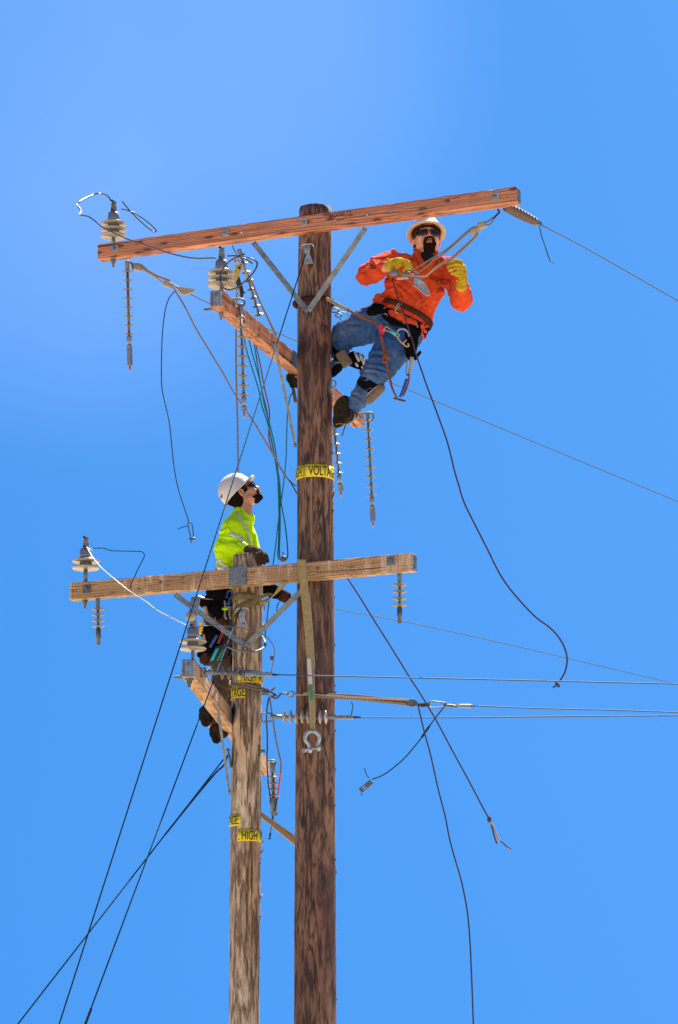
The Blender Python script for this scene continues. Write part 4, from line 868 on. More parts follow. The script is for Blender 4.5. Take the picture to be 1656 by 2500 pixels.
# ================================================================== slings and straps
root = thing('lifting_sling', P(762, 1790, 20.22), 'yellow webbing sling draped over the weathered crossarm, hanging against the dark pole', 'sling')
c7 = lambda x, y: (700+x/4.356, 1300+y/4.356)
c8 = lambda x, y: (640+x/4.612, 1600+y/4.612)
cen = [c7(157, 293), c7(170, 420), c7(190, 620), c7(215, 850), c7(240, 1150), c7(256, 1400), c8(545, 180), c8(553, 420), c8(565, 600), c8(563, 720), c8(566, 880)]
wpx = [20.5, 20, 20, 19.5, 18.5, 18, 17, 16, 14, 12.5, 9]
Yt = 20.155; Yl = 20.215
pts = PP(cen, (Yt, Yl)); pts = [p+Vector((0, -.012, 0)) for p in pts]
bm = NB(); wv = [Vector((.5*w_*20.9/FPX, 0, 0)) for w_ in wpx]
top_b = pts[0]+Vector((0, .11, .006)); P0_ = [top_b+Vector((0, .002, -.16)), top_b]+pts
wl = [wv[0], wv[0]]+wv
# strap as explicit quads (width per point)
prev = None
for p, ww in zip(P0_, wl):
    cur = [bm.verts.new(p+ww+Vector((0, -.003, 0))), bm.verts.new(p-ww+Vector((0, -.003, 0))), bm.verts.new(p-ww+Vector((0, .003, .002))), bm.verts.new(p+ww+Vector((0, .003, .002)))]
    if prev:
        for j in range(4): bm.faces.new((prev[j], prev[(j+1) % 4], cur[(j+1) % 4], cur[j]))
    prev = cur
bmesh.ops.recalc_face_normals(bm, faces=bm.faces[:]); obj('webbing', bm, 'sling', root, False)
bm = NB(); e_ = [p+ww*1.04+Vector((0, -.004, 0)) for p, ww in zip(P0_, wl)][4:]; tube(bm, e_, .0028, 6, 6); obj('backlit_edge', bm, 'wire_white', root)  # pale tube on the right edge stands in for the backlit rim
def patch(root, a, b, Y, wid, mat, nm):
    bm = NB(); strip(bm, [P(*a, Y), P(*b, Y)], Vector((wid, 0, 0)), .002); return obj(nm, bm, mat, root, False)
patch(root, (754.5, 1608), (758, 1670), 20.150, .015, 'label_white', 'white_tag'); patch(root, (757.5, 1672), (761, 1709), 20.155, .0115, 'label_green', 'green_tag')
bm = NB(); strip(bm, PP([(761, 1699), (763, 1697), (765, 1701)], 20.176), Vector((0, 0, .004)), .001); 
bm.free()
root = thing('shackle', P(762, 1810, 20.22), 'bright bow shackle hanging from the bottom of the yellow sling', 'shackle')
cs = lambda l: [(540+x/4.612, 1780+y/4.612) for x, y in l]
bm = NB(); tube(bm, PP(cs([(1000, 225), (985, 170), (950, 120), (955, 70), (990, 30), (1045, 28), (1095, 60), (1105, 110), (1090, 160), (1095, 215)]), 20.20), .014, 12, 6, rs=[.0120, .0130, .0145, .0155, .0160, .0155, .0145, .0140, .0130, .0120]); obj('bow', bm, 'steel_bright', root)
bm = NB(); tube(bm, PP(cs([(940, 238), (1110, 205)]), 20.20), .010, 10, 1); obj('pin', bm, 'steel_bright', root)
for (x, y, r_) in ((1003, 235, .020), (1097, 213, .020)):
    bm = NB(); q = P(*cs([(x, y)])[0], 20.20); bmesh.ops.create_icosphere(bm, subdivisions=2, radius=r_, matrix=Matrix.Translation(q) @ Matrix.Diagonal((.85, 1, 1.25, 1))); obj('lug', bm, 'steel_bright', root)
bm = NB(); q = P(*cs([(938, 240)])[0], 20.20); tube(bm, [q+Vector((.012*math.cos(a), 0, .012*math.sin(a))) for a in [i*2*math.pi/14 for i in range(14)]], .0055, 8, 1, closed=True); obj('pin_eye', bm, 'steel_bright', root)
# strap wrapped round the grey pole
root = thing('webbing_strap', P(600, 1470, 20.5), 'grubby yellow webbing wound round the top of the grey pole', 'strap')
cq = lambda l: [(500+x/7.127, 1380+y/7.127) for x, y in l]
def wrap(l, Y, wid, nm, mat='sling_dirty'):
    bm = NB(); 
    pts = [P(a, b, c) for (a, b), c in zip(cq(l), Y)]
    strip(bm, pts, [Vector((0, 0, w_)) for w_ in wid], .006, 6); obj(nm, bm, mat, root)
wrap([(478, 590), (560, 540), (720, 525), (860, 540), (970, 580)], [20.60, 20.50, 20.475, 20.47, 20.46], [.026, .026, .026, .022, .010], 'upper_turn')
wrap([(480, 880), (560, 760), (700, 680), (850, 640), (980, 560), (1100, 510), (1180, 500)], [20.58, 20.49, 20.46, 20.45, 20.44, 20.42, 20.4], [.028, .026, .024, .022, .015, .012, .008], 'crossing_turn')
wrap([(850, 690), (940, 660), (1030, 670), (1040, 740)], [20.48, 20.49, 20.53, 20.6], [.010, .013, .016, .018], 'back_turn')
bm = NB(); pts = [P(a, b, c) for (a, b), c in zip(cq([(1380, 300), (1300, 430), (1180, 550), (1080, 620), (960, 660)]), [20.25, 20.3, 20.36, 20.40, 20.44])]
strip(bm, pts, [Vector((.031, 0, .014)), Vector((.030, 0, .018)), Vector((.022, 0, .020)), Vector((.008, 0, .020)), Vector((.0, 0, .012))], .006, 6); obj('tail_to_arm', bm, 'sling', root)
# grey steel cable ring below the braces & cable turns near the tags
root = thing('cable_sling', P(600, 1585, 20.5), 'pale cable hoop hanging loosely round the grey pole under the brace bolt', 'cable')
bm = NB(); cl = cq([(355, 1340), (370, 1390), (470, 1450), (640, 1495), (820, 1505), (960, 1475), (1050, 1415), (1055, 1360), (1030, 1290), (1000, 1240)])
tube(bm, [P(a, b, c) for (a, b), c in zip(cl, [20.72, 20.6, 20.49, 20.45, 20.46, 20.5, 20.58, 20.7, 20.8, 20.85])], .0080, 8, 6); obj('hoop', bm, 'galv', root)
cv = lambda l: [(430+x/5.227, 1580+y/5.227) for x, y in l]
root = thing('cable_sling', P(600, 1680, 20.5), 'rusty cable turned round the grey pole between two yellow tags', 'cable')
for l, Y in (([(690, 430), (690, 485), (760, 490), (900, 510), (1060, 545), (1150, 560), (1240, 590), (1280, 620)], [20.68, 20.6, 20.5, 20.48, 20.5, 20.52, 20.5, 20.45]), ([(690, 480), (760, 470), (900, 475), (1000, 500), (1100, 525), (1200, 560), (1250, 610), (1220, 645)], [20.62, 20.51, 20.47, 20.48, 20.52, 20.5, 20.45, 20.43])):
    bm = NB(); tube(bm, [P(a, b, c) for (a, b), c in zip(cv(l), Y)], .0068, 8, 6); obj('turn', bm, 'rope_tan', root)
bm = NB(); tube(bm, PP(cv([(1205, 570), (1230, 545), (1270, 510)]), 20.46), .009, 8, 4, rs=[.005, .009, .002]); obj('cable_tail', bm, 'rope_tan', root)
bm = NB(); tube(bm, PP(cv([(1090, 575), (1180, 580)]), 20.5), .006, 8, 1); obj('ferrule', bm, 'galv', root); bm = NB(); tube(bm, PP(cv([(1090, 602), (1190, 605)]), 20.5), .006, 8, 1); obj('ferrule', bm, 'galv', root)
# rope loop hanging to the small insulator right of the grey pole
iL = string_ins(P(666, 1864, 20.85), P(669, 1985, 20.85), 'short insulator hanging inside a rope loop between the two poles', 4, .0480, .105, .0455, rod_r=.012, tail=None, shed_m='polymer_tan')
ci = lambda l: [(620+x/5.6, 1660+y/5.6) for x, y in l]
bm = NB(); tube(bm, PP(ci([(190, 1105), (270, 1100), (300, 1130), (295, 1160)]), 20.85), .0065, 8, 4); obj('shackle', bm, 'galv', iL)
bm = NB(); tube(bm, PP(ci([(265, 1620), (268, 1700), (272, 1800), (270, 1850)]), 20.85), .02, 10, 4, rs=[.028, .030, .022, .014]); obj('end_fitting', bm, 'galv', iL)
bm = NB(); tube(bm, PP(ci([(250, 1840), (300, 1850), (315, 1820), (285, 1800)]), 20.85), .005, 8, 4); tube(bm, PP(ci([(262, 1870), (255, 1930)]), 20.85), .008, 8, 1); obj('tail_stub', bm, 'galv_dark', iL)
line('hand_rope', ci([(210, 230), (185, 350), (172, 520), (182, 700), (185, 900), (180, 1100), (190, 1300), (200, 1450), (220, 1580), (240, 1800), (262, 1880)]), (20.5, 20.88), .0058, 'rope_dark', 'left strand of the rope loop between the poles', 'rope', None, 5)
line('hand_rope', ci([(212, 230), (240, 400), (265, 560), (290, 750), (330, 950), (370, 1130), (365, 1280)]), (20.5, 20.82), .0062, 'rope_tan', 'right strand of the rope loop between the poles, bowed outward', 'rope', None, 5)
line('hand_rope', ci([(365, 1270), (350, 1400), (330, 1580)]), 20.82, .0062, 'rope_red', 'red end of the bowed rope strand', 'rope', None, 5)
line('hand_rope', ci([(325, 1600), (305, 1700), (290, 1790)]), 20.82, .0050, 'rope_dark', 'dark end of the loop rope joining the short hanging insulator', 'rope', None, 3)
line('rope_tail', ci([(258, 1890), (240, 2010), (215, 2160)]), 20.85, .0045, 'rope_tan', 'thin tail with a dark cap hanging below the short insulator', 'rope', None, 3)
bm = NB(); tube(bm, PP(ci([(228, 2090), (218, 2150)]), 20.85), .0075, 8, 1); tube(bm, PP(ci([(197, 2168), (235, 2172)]), 20.85), .006, 8, 1); solo('rod_cap', bm, 'black', 'dark cap ending the thin tail between the poles', 'cap')
# steel strut between poles
bm = NB(); p0, p1 = P(630, 1984, 20.70), P(745, 2073, 20.85); d = (p1-p0)
strip(bm, [p0, p0.lerp(p1, .5), p1], [Vector((-.002, 0, .018)), Vector((-.003, .0, .028)), Vector((-.006, 0, .040))], .01); strip(bm, [p0+Vector((0, .0, .018)), p1+Vector((0, .0, .042))], Vector((0, .03, 0)), .004)
solo('pole_strut', bm, 'cream', 'tapering beige strut bridging the two poles low down', 'strut', None, False)
# round fitting right of strap (bell behind)
root = thing('bushing', P(672, 1440, 20.95), 'dark bell shaped fitting between the poles under the weathered crossarm', 'bushing')
q0, q1 = P(640, 1430, 20.78), P(702, 1460, 20.95); rot_ = axis_rot(q1-q0); mt = Matrix.Translation(q0) @ rot_.to_4x4()
bm = NB(); l_ = (q1-q0).length; lathe(bm, [(.035, 0), (.052, .03), (.052, l_*.55), (.045, l_*.6)], 20, mt); obj('sleeve', bm, 'webbing_black', root)
bm = NB(); lathe(bm, [(.046, l_*.58), (.040, l_*.72), (.046, l_*.76), (.046, l_*.86), (.030, l_*.9), (.044, l_*.93), (.044, l_), (.02, l_+.01)], 20, mt); obj('bell', bm, 'leather', root)
line('wire_tail', cq([(1300, 640), (1260, 720), (1258, 850)]), 20.9, .0035, 'cable_dark', 'thin wire curling down from the bell shaped fitting', 'wire')
# dark leather collar round the tall pole
def collar(at, Y, z, name, label, mat, h, proud, tilt=0):
    x, r = at(z); rr = r+proud; N = 40
    root = thing(name, (x, Y, z), label, 'strap')
    bm = NB(); pr = []
    for i in range(N):
        a = 2*math.pi*i/N; pr.append(Vector((x+rr*math.cos(a)-.010*(math.cos(a) < -.5), Y+rr*math.sin(a), z+tilt*math.cos(a))))
    tube(bm, pr, h/2, 10, 1, closed=True); obj('leather_band', bm, mat, root); return root
collar(atA, YA, zA(728), 'pole_collar', 'dark leather collar clinched round the tall pole below the braces', 'leather', .036, .012, .004)
# ================================================================== people
S1 = 21.35/FPX     # metres per pixel at the climber
def ball(bm, c, r, sub=3): bmesh.ops.create_icosphere(bm, subdivisions=sub, radius=r, matrix=Matrix.Translation(c))
def ell(bm, c, X, Y, Z, sub=3):
    m = Matrix((X, Y, Z)).transposed().to_4x4(); m.translation = c
    bmesh.ops.create_icosphere(bm, subdivisions=sub, radius=1, matrix=m)
def cone(bm, a, b, ra, rb, seg=20):
    d = b-a
    if d.length < 1e-5: return
    x, y, z = frame(d); A = []; B = []
    for j in range(seg):
        u = x*math.cos(2*math.pi*j/seg)+y*math.sin(2*math.pi*j/seg); A.append(bm.verts.new(a+u*ra)); B.append(bm.verts.new(b+u*rb))
    for j in range(seg): bm.faces.new((A[j], A[(j+1) % seg], B[(j+1) % seg], B[j]))
    bm.faces.new(list(reversed(A))); bm.faces.new(B)
def chain(bm, pts, rs, k=1.0, sub=3):
    for i, (p, r) in enumerate(zip(pts, rs)):
        ball(bm, p, r*k, sub)
        if i: cone(bm, pts[i-1], p, rs[i-1]*k, r*k)
def loft(bm, secs, seg=32):
    # secs: (centre, X half vector, Y half vector); superellipse-ish sections
    rings = []
    for c, X, Y in secs:
        rings.append([bm.verts.new(c+X*math.copysign(abs(math.cos(t))**.85, math.cos(t))+Y*math.copysign(abs(math.sin(t))**.85, math.sin(t))) for t in [2*math.pi*j/seg for j in range(seg)]])
    for a, b in zip(rings, rings[1:]):
        for j in range(seg): bm.faces.new((a[j], a[(j+1) % seg], b[(j+1) % seg], b[j]))
    bm.faces.new(list(reversed(rings[0]))); bm.faces.new(rings[-1]); bmesh.ops.recalc_face_normals(bm, faces=bm.faces[:])
def fuse(name, bm, voxel, smooth, mat, parent, disp=None, label=None, cut=None, keep_hard=False):
    # one continuous skin over everything in bm
    me = bpy.data.meshes.new('tmp'); bmesh.ops.recalc_face_normals(bm, faces=bm.faces[:]); bm.to_mesh(me); bm.free()
    o = bpy.data.objects.new('tmp', me); sc.collection.objects.link(o)
    m = o.modifiers.new('r', 'REMESH'); m.mode = 'VOXEL'; m.voxel_size = voxel
    m = o.modifiers.new('s', 'SMOOTH'); m.factor = .5; m.iterations = smooth
    dg = bpy.context.evaluated_depsgraph_get(); dg.update()
    e = bpy.data.meshes.new_from_object(o.evaluated_get(dg)); b = NB(); b.from_mesh(e)
    bpy.data.objects.remove(o); bpy.data.meshes.remove(me); bpy.data.meshes.remove(e)
    if disp:
        b.normal_update(); new = [v.co+v.normal*disp(v.co, v.normal) for v in b.verts]
        for v, c in zip(b.verts, new): v.co = c
    if cut:
        dl = [v for v in b.verts if cut(v.co)]; bmesh.ops.delete(b, geom=dl, context='VERTS')
    return obj(name, b, mat, parent, True, True, label)
def folds(amp, sc_=(9, 9, 22), axis=None, amp2=.3, seed=0):
    # crumpled cloth: sharp ridges stretched across 'axis'
    sx, sy, sz = sc_
    M3 = axis if axis else Matrix.Identity(3)
    def f(p, n):
        q = M3 @ p; v = Vector((q.x*sx+seed, q.y*sy, q.z*sz))
        w1 = noise.noise(v*.7)*1.1; v = v+Vector((w1, w1, w1))
        r = 1-abs(noise.noise(v))*2.6; r = max(r, -.4)
        return amp*(r*abs(r)-.25)+amp*amp2*noise.noise(Vector((q.x*40, q.y*40, q.z*40)))
    return f
def head_geom(bm, O, Rt, Fw, Up, s=1.0, chub=1.0):
    def L(x, f, u): return O+(Rt*x+Fw*f+Up*u)*s
    def E(x, f, u, a, b, c): ell(bm, L(x, f, u), Rt*a*s, Fw*b*s, Up*c*s)
    E(0, -.012, .045, .076, .096, .090); E(0, .012, .000, .069*chub, .078, .075)
    E(0, .022, -.050, .060*chub, .060, .052); E(0, .060, -.088, .026*chub, .024, .022)
    for x in (-1, 1):
        E(x*.040*chub, .055, -.030, .030, .034, .034); E(x*.048*chub, .020, -.065, .022, .035, .030)
        E(x*.077*chub, -.008, -.010, .009, .019, .032); E(x*.013, .098, -.034, .0095, .011, .009)
        E(x*.030, .073, .008, .022, .014, .014)
    E(0, .070, .025, .052, .022, .018)
    chain(bm, [L(0, .086, .006), L(0, .098, -.012), L(0, .107, -.030)], [.0095*s, .011*s, .0135*s])
    E(0, .078, -.058, .030, .022, .022)
    return L
# ------------------------------------------------------------------ the climber in orange
def Pm(x, y, Y): return P(x, y, Y)
YC = 20.40
per1 = thing('person', P(850, 1015, 20.5), 'climber in an orange shirt, jeans and yellow gloves, leaning back beside the tall pole', 'person')
yaw, pit = R(9), R(13)
Fh = Vector((math.sin(yaw)*math.cos(pit), -math.cos(yaw)*math.cos(pit), math.sin(pit))); Rh = Vector((math.cos(yaw), math.sin(yaw), 0)); Uh = Rh.cross(Fh).normalized()
if Uh.z < 0: Uh = -Uh
O1 = P(1041, 588, 20.38); HS = 1.20
shR, elR, wrR = P(958, 637, YC-.02), P(896, 668, YC-.10), P(946, 652, YC-.33)
shL, elL, wrL = P(1098, 652, YC-.04), P(1127, 733, YC-.16), P(1126, 690, YC-.36)
hipR, knR, anR = P(936, 780, YC+.02), P(845, 814, YC+.12), P(803, 905, YC+.36)
hipL, knL, anL = P(986, 812, YC), P(923, 905, YC-.12), P(856, 1003, YC+.04)
ax1 = (P(1037, 632, YC)-P(975, 785, YC)).normalized(); pr1 = Vector((ax1.z, 0, -ax1.x)).normalized(); dp1 = Vector((0, -1, 0))
def sec(x, y, w_, d_, Y=YC, k=1.0): return (P(x, y, Y), pr1*w_*S1*k, dp1*d_*k)
body = NB()
L1 = head_geom(body, O1, Rh, Fh, Uh, HS, 1.10)
chain(body, [L1(0, -.02, -.03), L1(0, -.01, -.09), P(1038, 636, YC+.01)], [.062*HS, .062*HS, .075])
loft(body, [sec(975, 792, 48, .11), sec(990, 757, 56, .12), sec(1010, 705, 60, .125), sec(1024, 665, 62, .11), sec(1032, 642, 48, .08), sec(1037, 630, 22, .05)])
chain(body, [P(990, 640, YC), shR, elR, wrR], [.06, .060, .045, .032]); chain(body, [P(1070, 650, YC), shL, elL, wrL], [.06, .060, .045, .032])
chain(body, [hipR, knR, anR], [.10, .062, .045]); chain(body, [hipL, knL, anL], [.10, .062, .045])
# hands: chains shared by the body and the gloves
def PXY(l): return [P(*q) for q in l]
Yw = YC-.34
HR = {'palm': ([(949, 650, Yw), (962, 644, Yw-.02), (977, 640, Yw-.02)], [.040, .046, .042]),
      'f1': ([(975, 636, Yw-.05), (988, 636, Yw-.07), (992, 650, Yw-.08), (985, 661, Yw-.07)], [.0155, .0145, .0135, .012]),
      'f2': ([(979, 634, Yw-.03), (995, 638, Yw-.05), (998, 652, Yw-.06), (992, 663, Yw-.05)], [.0155, .0145, .0135, .012]),
      'f3': ([(982, 634, Yw-.01), (1000, 641, Yw-.03), (1003, 653, Yw-.04), (998, 662, Yw-.03)], [.0145, .0138, .013, .011]),
      'f4': ([(984, 636, Yw+.01), (1003, 646, Yw-.01), (1006, 655, Yw-.02), (1002, 662, Yw-.01)], [.014, .0135, .012, .010]),
      'th': ([(958, 656, Yw-.03), (966, 664, Yw-.06), (976, 666, Yw-.08)], [.019, .017, .014])}
Yv = YC-.38
HL = {'palm': ([(1130, 688, Yv), (1129, 670, Yv), (1127, 654, Yv+.005)], [.035, .040, .038]),
      'f1': ([(1128, 640, Yv-.01), (1114, 636, Yv-.035), (1101, 639, Yv-.055), (1096, 644, Yv-.03)], [.0150, .0140, .0130, .0115]),
      'f2': ([(1129, 648, Yv-.02), (1114, 645, Yv-.045), (1099, 648, Yv-.065), (1094, 652, Yv-.04)], [.0150, .0140, .0130, .0115]),
      'f3': ([(1130, 656, Yv-.02), (1116, 654, Yv-.045), (1102, 657, Yv-.065), (1097, 661, Yv-.04)], [.0145, .0135, .0125, .011]),
      'f4': ([(1131, 664, Yv-.02), (1119, 663, Yv-.04), (1108, 666, Yv-.055), (1103, 669, Yv-.03)], [.013, .012, .0115, .010]),
      'th': ([(1116, 672, Yv-.02), (1107, 668, Yv+.01), (1100, 658, Yv+.03)], [.016, .014, .012])}
for H_ in (HR, HL):
    for k_, (pp, rr) in H_.items(): chain(body, PXY(pp), rr, .74, 2)
# feet inside the boots
hl1, to1 = P(834, 1036, YC-.04), P(830, 985, YC+.10)
chain(body, [anL, P(842, 1018, YC+.04), to1], [.04, .036, .03]); chain(body, [anR, P(765, 940, YC+.34), P(722, 925, YC+.36)], [.04, .036, .03])
fuse('body', body, .0058, 3, 'skin', per1)
# gloves
for H_, cuff in ((HR, [(949, 652, Yw+.02), (944, 652, Yw+.05)]), (HL, [(1127, 690, Yv+.01), (1127, 700, Yv+.03)])):
    g_ = NB()
    for k_, (pp, rr) in H_.items(): chain(g_, PXY(pp), rr, .90, 2)
    chain(g_, PXY(cuff), [.036, .041])
    if H_ is HR: ell(g_, P(946, 634, Yw), Vector((.020, 0, .006)), Vector((0, .02, 0)), Vector((-.002, 0, .007)))
    fuse('glove', g_, .0036, 1, 'glove_yellow', per1, folds(.0028, (40, 40, 40)))
for c, d in ((P(941, 655, YC-.29), elR), (P(1127, 703, YC-.32), elL)):
    b = NB(); 
# shirt
sh = NB()
loft(sh, [sec(974, 798, 50, .150), sec(980, 783, 62, .160), sec(992, 758, 65, .165), sec(1004, 722, 70, .170), sec(1016, 690, 73, .165), sec(1025, 665, 72, .145), sec(1032, 646, 60, .115), sec(1036, 636, 36, .085), sec(1037, 631, 25, .07)])
def sleeve(bm, a, b, c, d, rr): chain(bm, [a, b, b.lerp(c, .5), c, c.lerp(d, .45), c.lerp(d, .80)], rr)
sleeve(sh, P(985, 645, YC), shR, elR, wrR, None, None) if False else None
chain(sh, [P(990, 648, YC), shR, shR.lerp(elR, .5), elR, elR.lerp(wrR, .45), elR.lerp(wrR, .74)], [.085, .080, .078, .080, .072, .056])
chain(sh, [P(1068, 656, YC), shL, shL.lerp(elL, .5), elL, elL.lerp(wrL, .45), elL.lerp(wrL, .74)], [.085, .080, .080, .084, .076, .060])
# flared hem bulge on the right flank
ell(sh, P(1022, 806, YC), Vector((.065, 0, -.03)), Vector((0, .13, 0)), Vector((.02, 0, .075))); ell(sh, P(934, 738, YC), Vector((.06, 0, -.02)), Vector((0, .12, 0)), Vector((.02, 0, .05)))
dg_ = Matrix.Rotation(R(35), 3, 'Y')
def creases(segs, Y, depth=.016, wd=.010):
    S_ = [(P(a, b, Y), P(c, d, Y)) for a, b, c, d in segs]
    S_ = [(Vector((a.x, a.z)), Vector((b.x, b.z))) for a, b in S_]
    def f(p, n):
        if n.y > .2: return 0.0
        q = Vector((p.x, p.z)); r = 0.0
        for a, b in S_:
            ab = b-a; t = max(0, min(1, (q-a).dot(ab)/ab.length_squared)); pr_ = a+ab*t
            d = (q-pr_).length; side = (q-pr_).dot(Vector((-ab.y, ab.x)).normalized()) if d > 0 else 0
            e = math.exp(-(d/wd)**2)*(math.sin(math.pi*(.12+.76*t))); r += -depth*e + depth*.55*math.exp(-((side-wd*1.9)/wd)**2)*math.exp(-(max(0, d-wd*3.5)/wd)**2)*math.sin(math.pi*(.12+.76*t))*(d < wd*5)
        return r
    return f
cr1 = creases([(965, 703, 1002, 736), (941, 687, 973, 698), (935, 704, 958, 713), (946, 672, 1008, 678), (967, 685, 1012, 704), (930, 728, 955, 737), (1099, 687, 1096, 728), (1061, 757, 1037, 795), (1002, 615, 1008, 650), (951, 615, 967, 639), (962, 712, 985, 745), (895, 650, 922, 645), (900, 658, 918, 690), (1150, 700, 1146, 728), (1010, 720, 1030, 742), (1075, 640, 1082, 662), (1088, 705, 1070, 716), (1020, 760, 1050, 772)], YC, .020, .010)
fA = folds(.022, (5, 6, 15), dg_, .12, 3.3); fB = folds(.013, (12, 10, 8), None, .1, 9.1)
def shirt_disp(p, n):
    wz = (p-P(1020, 690, YC)).dot(ax1)     # calmer on the chest, crumpled at waist and sleeves
    k = .55+.9*min(1, max(0, -wz*3)) ; 
    side = abs((p-P(1015, 690, YC)).dot(pr1)); k = max(k, min(1.0, max(0, (side-.17)*8)))
    left = max(0, min(1, (P(1000, 700, YC)-p).dot(pr1)*5+.3)); return (fA(p, n)*(.35+.65*left)+fB(p, n)*.5)*k+cr1(p, n)
s_o = fuse('shirt', sh, .0060, 3, 'orange_shirt', per1, shirt_disp)
def shell_point(ob, a, b):
    # first hit of the ray a->b on object's mesh (world), for laying details on cloth
    from mathutils.bvhtree import BVHTree
    if ob.name not in shell_point.c:
        me = ob.data; mw = root_of(ob).matrix_world; shell_point.c[ob.name] = BVHTree.FromPolygons([mw @ v.co for v in me.vertices], [p.vertices[:] for p in me.polygons])
    return shell_point.c[ob.name].ray_cast(a, (b-a).normalized())
shell_point.c = {}
def on(ob, x, y, proud=.004):
    h = shell_point(ob, CAM, P(x, y, 20)); 
    if h[0] is None: return None
    d = (CAM-h[0]).normalized(); return h[0]+d*proud
def draped(ob, pts, r, flat=.0, proud=.004, n=6, default=YC-.15):
    out = []
    P2 = smoothpts([Vector((x, y, 0)) for x, y in pts], n)
    for q in P2:
        h = on(ob, q.x, q.y, proud); out.append(h if h is not None else (out[-1]+ (P(q.x, q.y, 20.3)-P(lastq.x, lastq.y, 20.3)) if out else P(q.x, q.y, default))); lastq = q
    return out
# collar, placket, pocket seams and buttons, draped on the shirt
b = NB(); strip(b, PXY([(1013, 607, YC-.06), (1018, 618, YC-.125), (1030, 640, YC-.175), (1040, 655, YC-.185)]), Vector((.016, 0, .010)), .010, 5); obj('collar_flap', b, 'orange_shirt', per1)
b = NB(); strip(b, PXY([(1066, 612, YC-.06), (1064, 628, YC-.125), (1054, 645, YC-.17), (1043, 656, YC-.185)]), Vector((.013, 0, -.010)), .010, 5); obj('collar_flap', b, 'orange_shirt', per1)
b = NB(); ell(b, P(1040, 636, YC-.035), Vector((.075, 0, 0)), Vector((0, .13, 0)), Vector((0, 0, .060))); fuse('undershirt', b, .006, 1, 'tee', per1, None)
for l in ([(1043, 655), (1032, 690), (1015, 735), (996, 778)], [(1050, 668), (1070, 690), (1082, 684), (1100, 690)], [(1050, 668), (1048, 705), (1060, 722)]):
    b = NB(); tube(b, draped(s_o, l, 0, proud=.0), .0032, 6, 1); obj('seam', b, 'orange_shirt', per1)
for l in ([(1050, 669), (1066, 676), (1082, 680), (1097, 682)],):
    P2 = l; b = NB(); prev = None
    for q in smoothpts([Vector((x, y, 0)) for x, y in P2], 5):
        dn = 1-abs((q.x-1073)/25); lo_ = 9+6*max(0, dn)
        cur = [on(s_o, q.x, q.y, .004), on(s_o, q.x+1, q.y+lo_, .006)]
        if None in cur: prev = None; continue
        cur = [b.verts.new(v) for v in cur]
        if prev: b.faces.new((prev[0], prev[1], cur[1], cur[0]))
        prev = cur
    bmesh.ops.solidify(b, geom=b.faces[:], thickness=.003); obj('pocket_flap', b, 'orange_shirt', per1)
for x, y in ((1072, 689), (1060, 735), (1016, 744), (1030, 704)):
    h = on(s_o, x, y, .002)
    if h is not None:
        b = NB(); bmesh.ops.create_icosphere(b, subdivisions=2, radius=.0065, matrix=Matrix.Translation(h)); obj('button', b, 'porcelain', per1)
# sleeve cuffs (open ends, skin inside shows)
for c_, d_, r_ in ((elR.lerp(wrR, .80), (wrR-elR), .050), (elL.lerp(wrL, .80), (wrL-elL), .054)):
    x_, y_, z_ = frame(d_); b = NB(); tube(b, [c_+x_*r_*math.cos(a)+y_*r_*math.sin(a) for a in [i*2*math.pi/24 for i in range(24)]], .008, 8, 1, closed=True); obj('cuff', b, 'orange_shirt', per1)
# jeans
je = NB()
loft(je, [sec(975, 800, 42, .11), sec(982, 782, 56, .135), sec(992, 760, 58, .14)])
chain(je, [P(962, 785, YC), hipR, hipR.lerp(knR, .5), knR], [.135, .145, .138, .105])
chain(je, [knR, knR.lerp(anR, .3), knR.lerp(anR, .8)], [.100, .080, .066])
chain(je, [P(985, 800, YC), hipL, hipL.lerp(knL, .45), knL], [.135, .150, .142, .105])
ell(je, P(908, 917, YC-.12), Vector((.085, 0, -.02)), Vector((0, .09, 0)), Vector((.0, 0, .055)))
chain(je, [knL, knL.lerp(anL, .35), knL.lerp(anL, .75), knL.lerp(anL, .95)], [.100, .078, .072, .055])
crj = creases([(834, 844, 871, 853), (819, 822, 865, 838), (884, 913, 945, 926), (884, 925, 940, 936), (914, 931, 940, 948), (916, 796, 901, 853), (852, 965, 891, 983), (858, 980, 885, 1000), (940, 800, 960, 830), (850, 790, 880, 800), (905, 880, 940, 890), (860, 870, 880, 858)], YC, .018, .011)
fj = folds(.012, (7, 9, 10), Matrix.Rotation(R(-40), 3, 'Y'), .15, 5.5)
def jd(p, n):
    kk = min((p-knL).length, (p-knR).length, (p-hipR).length*1.3); return fj(p, n)*(1.3 if kk < .17 else .6)+crj(p, n)
j_o = fuse('jeans', je, .0060, 3, 'denim', per1, jd)
# belts
def ring_band(cx, cy, wpx_, dep, hh, mat, nm, tilt=0., th=.010, parent=per1, Y=YC, lift=1.0):
    c = P(cx, cy, Y); b = NB(); N = 48; pr = []
    axv = (ax1+pr1*tilt).normalized(); px_ = Vector((axv.z, 0, -axv.x)).normalized()
    rings = []
    for i in range(N):
        a = 2*math.pi*i/N; X = px_*math.copysign(abs(math.cos(a))**.85, math.cos(a))*wpx_*S1; Yv_ = dp1*math.copysign(abs(math.sin(a))**.85, math.sin(a))*dep
        p = c+X+Yv_; o_ = (px_*math.cos(a)*dep+dp1*math.sin(a)*wpx_*S1).normalized()*th
        rings.append([b.verts.new(p+axv*hh/2), b.verts.new(p+axv*hh/2+o_), b.verts.new(p-axv*hh/2+o_), b.verts.new(p-axv*hh/2)])
    for i in range(N):
        A, B = rings[i], rings[(i+1) % N]
        for j in range(4): b.faces.new((A[j], A[(j+1) % 4], B[(j+1) % 4], B[j]))
    bmesh.ops.recalc_face_normals(b, faces=b.faces[:]); return obj(nm, b, mat, parent)
ring_band(992, 768, 67, .172, .040, 'leather', 'belt', .08)
